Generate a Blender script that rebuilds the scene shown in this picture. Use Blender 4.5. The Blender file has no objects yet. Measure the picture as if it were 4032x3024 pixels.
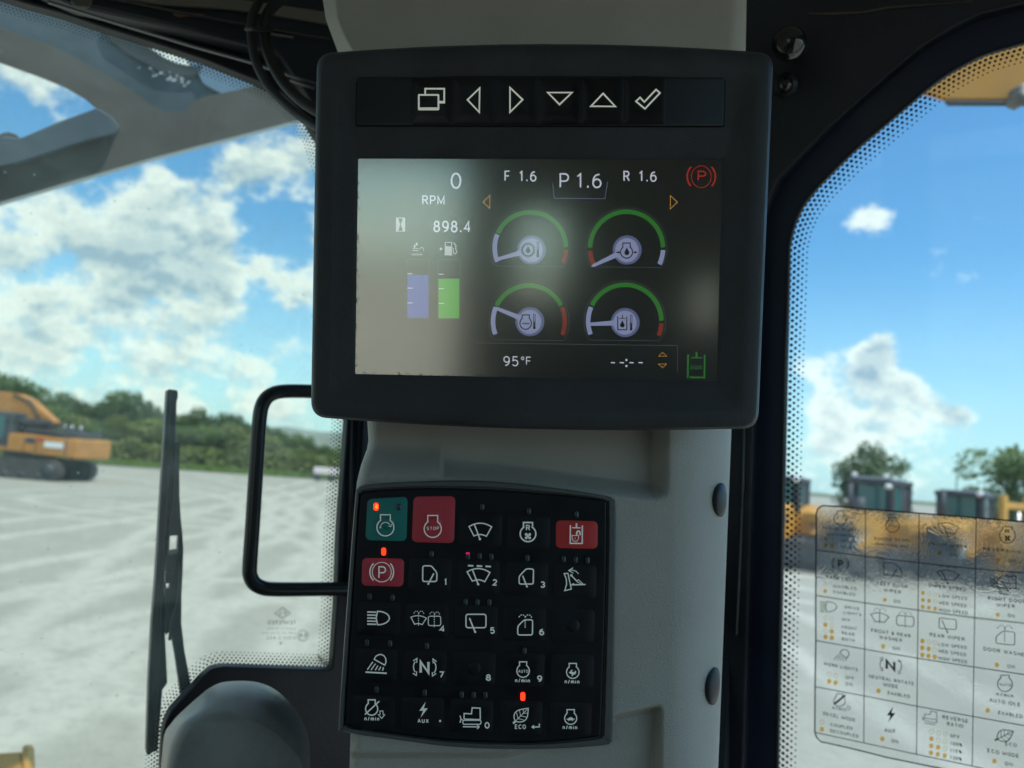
import bpy, bmesh, math, random
from mathutils import Vector, Matrix
from mathutils.geometry import tessellate_polygon

random.seed(7)
SC = bpy.context.scene
COL = SC.collection
R = math.radians

# ------------------------------------------------------------------ camera
FPX, PX0, PY0 = 3020.0, 2016.0, 1512.0        # focal length and centre in photograph pixels
CAM = Vector((0, 0, 2.4))
_p, _a = R(6.2), R(4.6)
FW = Vector((0, math.cos(_p), math.sin(_p)))
_r0 = Vector((1, 0, 0)); _u0 = _r0.cross(FW)
RT = _r0 * math.cos(_a) + _u0 * math.sin(_a)
UP = -_r0 * math.sin(_a) + _u0 * math.cos(_a)
cam = bpy.data.cameras.new('camera')
cam.sensor_width = 36; cam.lens = FPX / 4032 * 36
cam.clip_start = 0.01; cam.clip_end = 3000
cam.dof.use_dof = True; cam.dof.focus_distance = 0.345
cam.dof.aperture_fstop = cam.lens / 2.5
camo = bpy.data.objects.new('camera', cam); COL.objects.link(camo)
M = Matrix((RT, UP, -FW)).transposed().to_4x4(); M.translation = CAM
camo.matrix_world = M
SC.camera = camo

def ray(x, y):
    return FW + RT * ((x - PX0) / FPX) - UP * ((y - PY0) / FPX)
def at(x, y, z):
    return CAM + ray(x, y) * z

# ------------------------------------------------------------------ light
SUN_EL, SUN_AZ = R(60), R(128)      # azimuth clockwise from +Y
sd = Vector((math.sin(SUN_AZ) * math.cos(SUN_EL), math.cos(SUN_AZ) * math.cos(SUN_EL), math.sin(SUN_EL)))
sun = bpy.data.lights.new('sun', 'SUN'); sun.energy = 3.6; sun.angle = R(0.53); sun.color = (1, 0.95, 0.88)
suno = bpy.data.objects.new('sun', sun); COL.objects.link(suno)
suno.rotation_euler = sd.to_track_quat('Z', 'Y').to_euler()
SC.view_settings.view_transform = 'Standard'; SC.view_settings.look = 'None'
SC.view_settings.exposure = 0.35; SC.view_settings.gamma = 1
SC.view_settings.use_curve_mapping = False
SC.render.engine = 'CYCLES'
SC.cycles.max_bounces = 8; SC.cycles.transparent_max_bounces = 24
SC.cycles.caustics_reflective = False; SC.cycles.caustics_refractive = False
SC.cycles.use_denoising = True
SC.cycles.sample_clamp_indirect = 6

# ---- node helper
class NT:
    def __init__(s, tree): s.t = tree; s.n = tree.nodes; s.l = tree.links
    def _in(s, sock, v):
        if v is None: return
        if hasattr(v, 'links') or hasattr(v, 'is_output'): s.l.new(v, sock)
        else: sock.default_value = v
    def node(s, ty, **kw):
        n = s.n.new(ty)
        for k, v in kw.items(): setattr(n, k, v)
        return n
    def math(s, op, a, b=None, c=None, clamp=False):
        n = s.n.new('ShaderNodeMath'); n.operation = op; n.use_clamp = clamp
        for i, v in enumerate((a, b, c)):
            if v is not None: s._in(n.inputs[i], v)
        return n.outputs[0]
    def vm(s, op, a, b=None, out=0):
        n = s.n.new('ShaderNodeVectorMath'); n.operation = op
        s._in(n.inputs[0], a); s._in(n.inputs[1], b)
        return n.outputs[out]
    def noise(s, vec, scale, detail=4, rough=0.5, dist=0):
        n = s.n.new('ShaderNodeTexNoise')
        if vec is not None: s._in(n.inputs['Vector'], vec)
        n.inputs['Scale'].default_value = scale; n.inputs['Detail'].default_value = detail
        n.inputs['Roughness'].default_value = rough; n.inputs['Distortion'].default_value = dist
        return n.outputs['Fac']
    def mix(s, f, a, b):
        n = s.n.new('ShaderNodeMix'); n.data_type = 'RGBA'
        s._in(n.inputs[0], f); s._in(n.inputs[6], a); s._in(n.inputs[7], b)
        return n.outputs[2]
    def ss(s, x, lo, hi, a=0.0, b=1.0):
        n = s.n.new('ShaderNodeMapRange'); n.interpolation_type = 'SMOOTHSTEP'
        s._in(n.inputs[0], x)
        for i, v in zip((1, 2, 3, 4), (lo, hi, a, b)): s._in(n.inputs[i], v)
        return n.outputs[0]

W = bpy.data.worlds.new('World'); SC.world = W; W.use_nodes = True
nt = NT(W.node_tree); nt.n.clear()
sky = nt.node('ShaderNodeTexSky', sky_type='NISHITA', sun_disc=False)
sky.sun_elevation = SUN_EL; sky.sun_rotation = SUN_AZ; sky.altitude = 100
sky.air_density = 1.15; sky.dust_density = 0.9; sky.ozone_density = 1.6
tc = nt.node('ShaderNodeTexCoord'); d = tc.outputs['Generated']
sp = nt.node('ShaderNodeSeparateXYZ'); nt.l.new(d, sp.inputs[0])
pv = nt.vm('MULTIPLY', d, (1, 1, 1.45))
def field(off):
    v = nt.vm('ADD', pv, off) if off else pv
    n1 = nt.noise(v, 7.5, 10, 0.60, 0.1)
    n2 = nt.noise(v, 20.0, 7, 0.66)
    return nt.math('ADD', nt.math('ADD', nt.math('MULTIPLY', n1, 0.95), nt.math('MULTIPLY', n2, 0.55)), -0.25)
def blob(x, y, rpx, amp, sy=1.0):
    c = ray(x, y).normalized()
    v = nt.vm('SUBTRACT', d, tuple(c))
    if sy != 1.0: v = nt.vm('MULTIPLY', v, (1, 1, sy))
    l2 = nt.vm('DOT_PRODUCT', v, v, out=1)
    rr = rpx / FPX
    e = nt.math('POWER', 2.718, nt.math('MULTIPLY', l2, -1.0 / (rr * rr)))
    return nt.math('MULTIPLY', e, amp)
cov = nt.ss(sp.outputs[0], -0.12, 0.16, 0.035, -0.20)
BL = [(650, 830, 230, .16), (300, 1150, 260, .11), (860, 1080, 170, .15), (1000, 700, 120, .14), (1180, 640, 100, .13), (1150, 1000, 110, .05),
      (640, 1330, 260, .07), (180, 820, 110, .10), (1130, 1300, 110, .10), (330, 330, 40, .12), (120, 1450, 300, .05),
      (1050, 880, 110, -.24), (760, 660, 70, -.18), (1010, 1180, 95, -.20), (30, 460, 60, -.2), (20, 700, 60, -.16), (880, 560, 60, -.12), (90, 300, 110, .06), (1090, 1290, 70, -.10), (420, 1480, 80, -.08), (60, 880, 60, -.14), (1030, 520, 60, -.1),
      (3430, 850, 95, .33, 1.4), (3448, 1375, 78, .36), (3432, 1480, 88, .28), (3500, 1600, 115, .17), (3585, 1510, 60, .28), (3400, 1640, 100, .14),
      (3700, 1610, 70, .28), (3790, 1640, 55, .28), (3620, 1690, 110, .14), (3210, 1430, 95, .22), (3250, 1570, 70, .16), (3280, 1690, 110, .14),
      (3330, 1800, 130, .14), (3700, 1850, 140, .12), (3980, 1760, 60, .12), (3500, 1900, 320, .12, 2.0), (3500, 1560, 230, .04)]
for b in BL: cov = nt.math('ADD', cov, blob(*b))
f0 = nt.math('ADD', field(None), cov)
tos = Vector((-.10, .02, -0.05))
f1 = nt.math('ADD', field((0.010, -0.010, 0.022)), cov)
mask = nt.ss(f0, 0.47, 0.66)
lit = nt.math('ADD', nt.math('MULTIPLY', nt.math('SUBTRACT', f0, f1), 4.6), 0.80, clamp=True)
thick = nt.ss(f0, 0.54, 0.86)
lit = nt.math('SUBTRACT', lit, nt.math('MULTIPLY', thick, 0.66), clamp=True)
ccol = nt.mix(lit, (3.3, 4.7, 5.7, 1), (9.4, 10.0, 9.2, 1))
skyc = nt.vm('MULTIPLY', sky.outputs[0], (0.70, 1.28, 1.55))
haze = nt.ss(sp.outputs[2], -0.02, 0.30, 0.60, 0.0)
skyc = nt.mix(haze, skyc, (6.2, 8.6, 9.4, 1))
mx = nt.mix(nt.math('MULTIPLY', mask, 0.94), skyc, ccol)
bg = nt.node('ShaderNodeBackground'); bg.inputs['Strength'].default_value = 0.10
nt.l.new(mx, bg.inputs[0])
wo = nt.node('ShaderNodeOutputWorld'); nt.l.new(bg.outputs[0], wo.inputs[0])

# ------------------------------------------------------------------ materials
MATS = {}
def mat(name, col, rough=0.5, metal=0.0, coat=0.0, emit=None, es=1.0, bump=None, spec=0.5, vary=None):
    if name in MATS: return MATS[name]
    m = bpy.data.materials.new(name); m.use_nodes = True
    t = NT(m.node_tree); b = t.n['Principled BSDF']
    b.inputs['Base Color'].default_value = (*col, 1); b.inputs['Roughness'].default_value = rough
    b.inputs['Metallic'].default_value = metal; b.inputs['Coat Weight'].default_value = coat
    b.inputs['Coat Roughness'].default_value = 0.12
    b.inputs['Specular IOR Level'].default_value = spec
    if emit: b.inputs['Emission Color'].default_value = (*emit, 1); b.inputs['Emission Strength'].default_value = es
    if vary:       # (scale, amount): gentle wear and dust in the colour
        g = t.node('ShaderNodeNewGeometry')
        n = t.noise(g.outputs['Position'], vary[0], 6, 0.62)
        k = t.ss(n, 0.3, 0.7, 1 - vary[1], 1 + vary[1])
        t.l.new(t.vm('SCALE', (*col,)), b.inputs['Base Color']) if False else None
        vs = t.node('ShaderNodeVectorMath', operation='SCALE'); vs.inputs[0].default_value = col; t._in(vs.inputs[3], k)
        t.l.new(vs.outputs[0], b.inputs['Base Color'])
        r2 = t.ss(n, 0.3, 0.7, max(rough - .1, .02), min(rough + .12, 1)); t.l.new(r2, b.inputs['Roughness'])
    if bump:       # (scale, distance)
        g = t.node('ShaderNodeNewGeometry')
        n = t.noise(g.outputs['Position'], bump[0], 3, 0.6, 0.8)
        bp = t.node('ShaderNodeBump'); bp.inputs['Strength'].default_value = 0.6; bp.inputs['Distance'].default_value = bump[1]
        t.l.new(n, bp.inputs['Height']); t.l.new(bp.outputs[0], b.inputs['Normal'])
    MATS[name] = m
    return m
def emis(name, col, s):
    m = bpy.data.materials.new(name); m.use_nodes = True; t = NT(m.node_tree); t.n.clear()
    e = t.node('ShaderNodeEmission'); e.inputs[0].default_value = (*col, 1); e.inputs[1].default_value = s
    o = t.node('ShaderNodeOutputMaterial'); t.l.new(e.outputs[0], o.inputs[0]); MATS[name] = m
    return m

trim = mat('grey_trim_plastic', (0.42, 0.40, 0.345), 0.46, bump=(1100, 0.0010), vary=(14, 0.06), spec=.4)
blackp = mat('black_housing_plastic', (0.026, 0.030, 0.033), 0.50, bump=(1700, 0.0005), vary=(35, 0.28))
rimp = mat('rim_plastic', (0.085, 0.087, 0.080), 0.40, bump=(2600, 0.0002))
glossk = mat('gloss_black', (0.006, 0.007, 0.008), 0.36, vary=(30, .2), spec=.4)
stripm = mat('strip_black', (0.010, 0.012, 0.014), 0.42, vary=(30, .2), spec=.4)
memb = mat('membrane_black', (0.004, 0.005, 0.007), 0.46, vary=(40, .3), spec=.28)
keym = mat('key_black', (0.0045, 0.0055, 0.0080), 0.50, vary=(60, .3), spec=.30)
keyg = mat('key_green', (0.010, 0.20, 0.175), 0.5)
keyr = mat('key_red', (0.56, 0.045, 0.065), 0.5)
keyr2 = mat('key_red_bright', (0.60, 0.035, 0.032), 0.5)
inkw = mat('print_white', (0.93, 0.93, 0.85), 0.6, emit=(.9, .95, .85), es=.06)
inkw2 = mat('print_bright', (0.95, 0.95, 0.86), 0.6, emit=(.9, .95, .8), es=.18)
framek = mat('frame_black_paint', (0.010, 0.014, 0.020), 0.42, bump=(500, .0003), vary=(9, .3))
sealk = mat('seal_rubber', (0.006, 0.014, 0.034), 0.5, vary=(9, .2))
fritk = mat('frit_black', (0.006, 0.007, 0.009), 0.35)
hosem = mat('hose_rubber', (0.022, 0.022, 0.022), 0.55, bump=(900, .0006), vary=(60, .3))
beige = mat('beige_liner', (0.17, 0.155, 0.125), 0.7, bump=(700, .0005))
knobm = mat('gloss_knob', (0.012, 0.012, 0.012), 0.10, coat=0.6)
steel = mat('steel_grey', (0.30, 0.30, 0.30), 0.35, metal=0.9)
wiperk = mat('wiper_black', (0.018, 0.024, 0.026), 0.38)
wiperg = mat('wiper_arm_grey', (0.11, 0.125, 0.125), 0.35, vary=(30, .2))
tubek = mat('tube_black', (0.016, 0.020, 0.023), 0.32, coat=.25)
podm = mat('pod_plastic', (0.17, 0.178, 0.168), 0.42, coat=.6, bump=(600, .0003), vary=(25, .3)); podm.node_tree.nodes['Principled BSDF'].inputs['Coat Roughness'].default_value = .38
yellow = mat('machine_yellow', (0.58, 0.30, 0.055), 0.42, vary=(1.5, .12))
yellow2 = mat('machine_orange', (0.48, 0.205, 0.04), 0.42, vary=(1.5, .12))
darkm = mat('machine_dark', (0.045, 0.050, 0.058), 0.55, vary=(2, .3))
trackm = mat('track_steel', (0.060, 0.055, 0.050), 0.7, vary=(2, .35))
tealg = mat('cab_glass', (0.03, 0.12, 0.12), 0.08, coat=.3)
silver = mat('roof_grey', (0.42, 0.44, 0.45), 0.5)
whitep = mat('white_paint', (0.75, 0.75, 0.74), 0.5)
redp = mat('red_paint', (0.45, 0.05, 0.06), 0.5)
visor = mat('visor_plate', (0.125, 0.112, 0.097), 0.7, vary=(6, .14))
visorb = mat('visor_bracket', (0.12, 0.16, 0.20), 0.45, vary=(8, .1))
visord = mat('visor_under', (0.075, 0.10, 0.125), 0.5, vary=(10, .2))
amber = emis('lamp_amber', (1, .13, .008), 2.4)
redl = emis('lamp_red', (1, .03, .01), 2.2)
ledoff = mat('lamp_off', (0.028, 0.045, 0.052), 0.3)
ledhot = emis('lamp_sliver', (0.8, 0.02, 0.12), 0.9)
# screen emitters
scr = mat('screen_black', (0.006, 0.008, 0.010), 0.4, emit=(0.35, 0.5, 0.6), es=0.006)
e_white = emis('pix_white', (0.62, 0.68, 0.80), 0.95)
e_dim = emis('pix_dim', (0.52, 0.57, 0.62), 0.80)
e_green = emis('pix_green', (0.035, 0.28, 0.035), 0.58)
e_greenb = emis('pix_green_fill', (0.07, 0.48, 0.03), 0.72)
e_blue = emis('pix_blue_fill', (0.06, 0.12, 0.60), 0.62)
e_lav = emis('pix_lavender', (0.38, 0.44, 0.74), 0.64)
e_lavd = emis('pix_lavender_dark', (0.16, 0.20, 0.40), 0.6)
e_red = emis('pix_red', (0.40, 0.05, 0.03), 0.42)
e_redw = emis('pix_red_warn', (0.55, 0.035, 0.03), 0.65)
e_org = emis('pix_orange', (0.70, 0.38, 0.06), 0.95)
e_line = emis('pix_line', (0.12, 0.14, 0.16), 0.55)
e_darkg = emis('pix_dark_green', (0.02, 0.20, 0.05), 0.75)
e_black = mat('pix_black', (0.004, 0.005, 0.008), 0.4)

def film(name, refl, rough, tint=(1, 1, 1), dust=0.0, dustc=(.8, .82, .8), dscale=30, bump=None, fres=True, arcs=None):
    """a clear pane: mostly transparent, reflecting, with a little dust that catches the light"""
    m = bpy.data.materials.new(name); m.use_nodes = True; t = NT(m.node_tree); t.n.clear()
    tr = t.node('ShaderNodeBsdfTransparent'); tr.inputs[0].default_value = (*tint, 1)
    gl = t.node('ShaderNodeBsdfGlossy'); gl.inputs['Roughness'].default_value = rough
    if not fres: gl.inputs[0].default_value = (1, .95, .80, 1)
    geo = t.node('ShaderNodeNewGeometry')
    mx1 = t.node('ShaderNodeMixShader'); t.l.new(tr.outputs[0], mx1.inputs[1]); t.l.new(gl.outputs[0], mx1.inputs[2])
    if fres:
        fr = t.node('ShaderNodeFresnel'); fr.inputs[0].default_value = 1.45
        t._in(mx1.inputs[0], t.math('MULTIPLY', fr.outputs[0], refl))
    else: mx1.inputs[0].default_value = refl
    out = mx1.outputs[0]
    if dust:
        n = t.noise(geo.outputs['Position'], dscale, 7, 0.65, .6)
        fa = t.ss(n, 0.35, 0.75, dust * .65, dust * 1.5)
        if arcs:
            ln = t.vm('LENGTH', t.vm('SUBTRACT', geo.outputs['Position'], tuple(arcs)), out=1)
            cbn = t.node('ShaderNodeCombineXYZ'); t.l.new(ln, cbn.inputs[0])
            st = t.math('MULTIPLY', t.ss(t.noise(cbn.outputs[0], 160, 4, .7), .52, .74), t.ss(t.noise(geo.outputs['Position'], 5, 3, .5), .40, .60))
            vo = t.node('ShaderNodeTexVoronoi'); vo.inputs['Scale'].default_value = 95; t.l.new(geo.outputs['Position'], vo.inputs['Vector'])
            spk = t.math('MULTIPLY', t.ss(vo.outputs['Distance'], .05, .16, 1.0, 0.0), t.ss(t.noise(geo.outputs['Position'], 14, 2, .5), .54, .62))
            fa = t.math('ADD', fa, t.math('ADD', t.math('MULTIPLY', st, .05), t.math('MULTIPLY', spk, .22)))
        df = t.node('ShaderNodeBsdfDiffuse'); df.inputs[0].default_value = (*dustc, 1)
        ts = t.node('ShaderNodeBsdfTranslucent'); ts.inputs[0].default_value = (*dustc, 1)
        md = t.node('ShaderNodeMixShader'); md.inputs[0].default_value = 0.7
        t.l.new(df.outputs[0], md.inputs[1]); t.l.new(ts.outputs[0], md.inputs[2])
        m2 = t.node('ShaderNodeMixShader'); t._in(m2.inputs[0], fa)
        t.l.new(out, m2.inputs[1]); t.l.new(md.outputs[0], m2.inputs[2]); out = m2.outputs[0]
    o = t.node('ShaderNodeOutputMaterial'); t.l.new(out, o.inputs[0]); MATS[name] = m
    return m
windscreen_m = film('windscreen_glass', .8, .02, (0.85, 0.92, 0.86), dust=.125, dustc=(.66, .80, .74), dscale=26, arcs=at(752, 2790, .55))  # dust strengthened to stand in for glare haze over the view
doorglass_m = film('door_glass', .8, .02, (0.90, 0.97, 0.97), dust=.055, dustc=(.8, .86, .88), dscale=18)  # milder dust veil, also lifting the darks like window glare
cover_m = film('screen_cover_glass', .30, .145, (1, 1, 1), dust=.012, dustc=(.5, .5, .42), dscale=34, fres=False)

# ------------------------------------------------------------------ object helpers
ORG = {}
def link(o, parent=None, org=None):
    COL.objects.link(o)
    if parent is not None: o.parent = parent; ORG[o.name] = ORG[parent.name]
    else:
        ORG[o.name] = org if org is not None else Vector((0, 0, 0)); o.location = ORG[o.name]
    return o
def tag(o, label, cat, group=None):
    o['label'] = label; o['category'] = cat
    if group: o['group'] = group
    return o
def thing(name, label, cat, loc=(0, 0, 0), group=None):
    o = bpy.data.objects.new(name, None); o.empty_display_size = .05
    link(o, None, Vector(loc)); return tag(o, label, cat, group)
def mk(name, verts, faces, m, parent=None, smooth=False, kind=None, org=None, bevel=None, mids=None, sub=None, auto=None):
    me = bpy.data.meshes.new(name)
    og = ORG[parent.name] if parent is not None else (Vector(org) if org is not None else Vector((0, 0, 0)))
    me.from_pydata([tuple(Vector(v) - og) for v in verts], [], faces)
    for mm in (m if isinstance(m, (list, tuple)) else [m]): me.materials.append(mm)
    if mids:
        for p, i in zip(me.polygons, mids): p.material_index = i
    if smooth: me.polygons.foreach_set('use_smooth', [True] * len(me.polygons))
    me.update()
    o = bpy.data.objects.new(name, me); link(o, parent, og)
    if kind: o['kind'] = kind
    if bevel:
        b = o.modifiers.new('bevel', 'BEVEL'); b.width = bevel; b.segments = 3; b.limit_method = 'ANGLE'; b.angle_limit = R(35)
        b.harden_normals = False
    return o
def cp(o, parent=None, label=None, group=None, loc=None, rotz=None):
    c = o.copy(); COL.objects.link(c)
    if parent is not None: c.parent = parent
    if label: c['label'] = label
    if group: c['group'] = group
    if loc is not None: c.location = loc
    if rotz is not None: c.rotation_euler = (0, 0, rotz)
    for ch in [x for x in o.children]:
        cp(ch, c)
    return c

class Plane:
    def __init__(s, px, py, depth, n):
        s.n = Vector(n).normalized(); s.o = at(px, py, depth)
        z = Vector((0, 0, 1)); s.ex = z.cross(-s.n).normalized() * -1
        s.ex = s.n.cross(z).normalized() * -1
        if s.ex.dot(RT) < 0: s.ex = -s.ex
        s.ey = s.n.cross(s.ex).normalized()
        if s.ey.z < 0: s.ey = -s.ey
    def hit(s, x, y, off=0.0):
        d = ray(x, y)
        t = (s.o + s.n * off - CAM).dot(s.n) / d.dot(s.n)
        return CAM + d * t
    def uv(s, x, y, off=0.0):
        p = s.hit(x, y, off) - s.o
        return Vector((p.dot(s.ex), p.dot(s.ey)))
    def w(s, uv, off=0.0): return s.o + s.ex * uv[0] + s.ey * uv[1] + s.n * off

MP = Plane(2121, 1063, 0.335, (-0.0654, -0.9894, -0.130))
KP = Plane(1880, 2400, 0.365, (0.0348, -0.9990, 0.0288))
WP = Plane(1365, 1665, 0.62, (math.sin(R(31)), -math.cos(R(31)), 0))
RP = Plane(3090, 1500, 0.60, (-0.513, -0.837, -0.19))

def fixhit(pl, x, y, off):  # clamp helper for very oblique rays
    return pl.hit(x, y, off)

def cr(pts, m=6, closed=True):
    """smooth curve through points, m samples a segment"""
    out = []; n = len(pts)
    rng = range(n) if closed else range(n - 1)
    for i in rng:
        p0 = pts[(i - 1) % n] if closed or i > 0 else pts[0]
        p1 = pts[i]; p2 = pts[(i + 1) % n]
        p3 = pts[(i + 2) % n] if closed or i + 2 < n else pts[-1]
        for k in range(m):
            t = k / m
            out.append(tuple(0.5 * ((2 * b) + (-a + c) * t + (2 * a - 5 * b + 4 * c - e) * t * t + (-a + 3 * b - 3 * c + e) * t ** 3)
                       for a, b, c, e in zip(p0, p1, p2, p3)))
    if not closed: out.append(tuple(pts[-1]))
    return out
def rpoly(pts, r, n=5):
    """polygon with rounded corners; r one radius or a list"""
    out = []; N = len(pts)
    for i, p in enumerate(pts):
        rr = r[i] if isinstance(r, (list, tuple)) else r
        p = Vector(p); a = Vector(pts[i - 1]) - p; b = Vector(pts[(i + 1) % N]) - p
        if rr <= 0: out.append(tuple(p)); continue
        la, lb = min(rr, a.length * .48), min(rr, b.length * .48)
        A = p + a.normalized() * la; B = p + b.normalized() * lb
        for k in range(n + 1):
            t = k / n
            q = A * (1 - t) ** 2 + p * 2 * t * (1 - t) + B * t * t
            out.append((q.x, q.y))
    return out
def tess(pts):
    return [tuple(t) for t in tessellate_polygon([[Vector((p[0], p[1], 0)) for p in pts]])]
def slab(name, pl, pts, off, th, m, parent=None, bevel=None, holes=None, smooth=False, **kw):
    """plate: outline in photo pixels hit on a plane, thickness th behind it"""
    loops = [pts] + (holes or [])
    V = []; Fs = []
    for L in loops: V += [pl.hit(x, y, off) for x, y in L]
    n = len(V); V += [v - pl.n * th for v in V]
    tr = tessellate_polygon([[Vector((*(pl.uv(x, y, off)), 0)) for x, y in L] for L in loops])
    for a, b, c in tr: Fs.append((a, b, c)); Fs.append((c + n, b + n, a + n))
    s = 0
    for L in loops:
        k = len(L)
        for i in range(k):
            j = (i + 1) % k; Fs.append((s + i, s + j, s + j + n, s + i + n))
        s += k
    o = mk(name, V, Fs, m, parent, **kw)
    bm = bmesh.new(); bm.from_mesh(o.data); bmesh.ops.recalc_face_normals(bm, faces=bm.faces)
    bmesh.ops.dissolve_limit(bm, angle_limit=R(1), verts=bm.verts, edges=bm.edges) if bevel else None
    bm.to_mesh(o.data); bm.free()
    if bevel:
        b = o.modifiers.new('bevel', 'BEVEL'); b.width = bevel; b.segments = 2; b.limit_method = 'ANGLE'; b.angle_limit = R(40)
    return o
def loft(name, pl, rings, m, parent=None, cap=True, smooth=True, mids=None, back=None):
    """rings: list of (pts_px, off); same number of points"""
    V = []; Fs = []; n = len(rings[0][0])
    for pts, off in rings: V += [pl.hit(x, y, off) for x, y in pts]
    if back:   # first ring pushed back square to the plane
        for i in range(n): V[i] = V[n + i] - pl.n * back
    for k in range(len(rings) - 1):
        for i in range(n):
            j = (i + 1) % n; Fs.append((k * n + i, k * n + j, (k + 1) * n + j, (k + 1) * n + i))
    if cap:
        L = rings[-1][0]; s = (len(rings) - 1) * n
        for a, b, c in tess(L): Fs.append((s + a, s + b, s + c))
    o = mk(name, V, Fs, m, parent, smooth=False)
    bm = bmesh.new(); bm.from_mesh(o.data); bmesh.ops.recalc_face_normals(bm, faces=bm.faces)
    for f in bm.faces: f.smooth = smooth
    for e in bm.edges:
        if len(e.link_faces) == 2 and e.calc_face_angle(0) > R(38): e.smooth = False
    bm.to_mesh(o.data); bm.free()
    return o
def box(verts, faces, c, sx, sy, sz, ax=(Vector((1, 0, 0)), Vector((0, 1, 0)), Vector((0, 0, 1)))):
    s = len(verts); c = Vector(c)
    for k in ((-1, -1, -1), (1, -1, -1), (1, 1, -1), (-1, 1, -1), (-1, -1, 1), (1, -1, 1), (1, 1, 1), (-1, 1, 1)):
        verts.append(c + ax[0] * k[0] * sx / 2 + ax[1] * k[1] * sy / 2 + ax[2] * k[2] * sz / 2)
    faces += [tuple(s + i for i in f) for f in ((3, 2, 1, 0), (4, 5, 6, 7), (0, 1, 5, 4), (1, 2, 6, 5), (2, 3, 7, 6), (3, 0, 4, 7))]
def bx(name, c, s, m, parent, bevel=0.0, ax=None, **kw):
    v, f = [], []; box(v, f, c, *s, **({'ax': ax} if ax else {}))
    return mk(name, v, f, m, parent, bevel=bevel or None, **kw)
def tube(name, path, rad, m, parent=None, seg=14, cap=True, **kw):
    V, Fs = [], []; n = len(path); path = [Vector(p) for p in path]
    prev = None
    for i, p in enumerate(path):
        t = (path[min(i + 1, n - 1)] - path[max(i - 1, 0)]).normalized()
        if prev is None: a = t.orthogonal().normalized()
        else: a = (prev - t * prev.dot(t)).normalized()
        prev = a; b = t.cross(a)
        rr = rad[i] if isinstance(rad, (list, tuple)) else rad
        for k in range(seg):
            q = 2 * math.pi * k / seg; V.append(p + (a * math.cos(q) + b * math.sin(q)) * rr)
    for i in range(n - 1):
        for k in range(seg):
            j = (k + 1) % seg; Fs.append((i * seg + k, i * seg + j, (i + 1) * seg + j, (i + 1) * seg + k))
    if cap: Fs.append(tuple(range(seg - 1, -1, -1))); Fs.append(tuple((n - 1) * seg + k for k in range(seg)))
    return mk(name, V, Fs, m, parent, smooth=True, **kw)
def prism(name, prof, c, ax, width, m, parent, bevel=0.0):
    """profile (u,v) in axes ax[0],ax[2]; extruded along ax[1]"""
    c = Vector(c); n = len(prof); V = []
    for s in (-.5, .5): V += [c + ax[0] * u + ax[2] * v + ax[1] * s * width for u, v in prof]
    Fs = []
    for a, b, d_ in tess(prof): Fs += [(a, b, d_), (d_ + n, b + n, a + n)]
    for i in range(n): j = (i + 1) % n; Fs.append((i, j, j + n, i + n))
    o = mk(name, V, Fs, m, parent, bevel=None)
    bm = bmesh.new(); bm.from_mesh(o.data); bmesh.ops.recalc_face_normals(bm, faces=bm.faces)
    if bevel: bmesh.ops.dissolve_limit(bm, angle_limit=R(1), verts=bm.verts, edges=bm.edges)
    bm.to_mesh(o.data); bm.free()
    if bevel:
        b = o.modifiers.new('bevel', 'BEVEL'); b.width = bevel; b.segments = 2; b.limit_method = 'ANGLE'; b.angle_limit = R(40)
    return o

# ------------------------------------------------------------------ flat print: strokes, fills and lettering on a plane
class Crop:
    def __init__(s, ox, oy, sc): s.ox, s.oy, s.s = ox, oy, sc
    def __call__(s, p): return (s.ox + p[0] / s.s, s.oy + p[1] / s.s)
PXC = Crop(0, 0, 1)
S1 = Crop(1200, 150, 1.1892); S2 = Crop(1200, 900, 1.1892); S6 = Crop(1300, 600, 1.84375); S7 = Crop(1850, 780, 2.1067)
K1 = Crop(1400, 1900, 3.686); K2 = Crop(1900, 1900, 3.318); K3 = Crop(1380, 2350, 3.017); K4 = Crop(1800, 2350, 2.765)
K0 = Crop(1300, 1850, 1.8433)
D1 = Crop(3150, 1950, 3.318); D2 = Crop(3150, 2450, 2.89); D3 = Crop(3600, 2000, 3.317); D4 = Crop(3600, 2450, 2.891)
W3 = Crop(0, 2200, 1.58)

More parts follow.
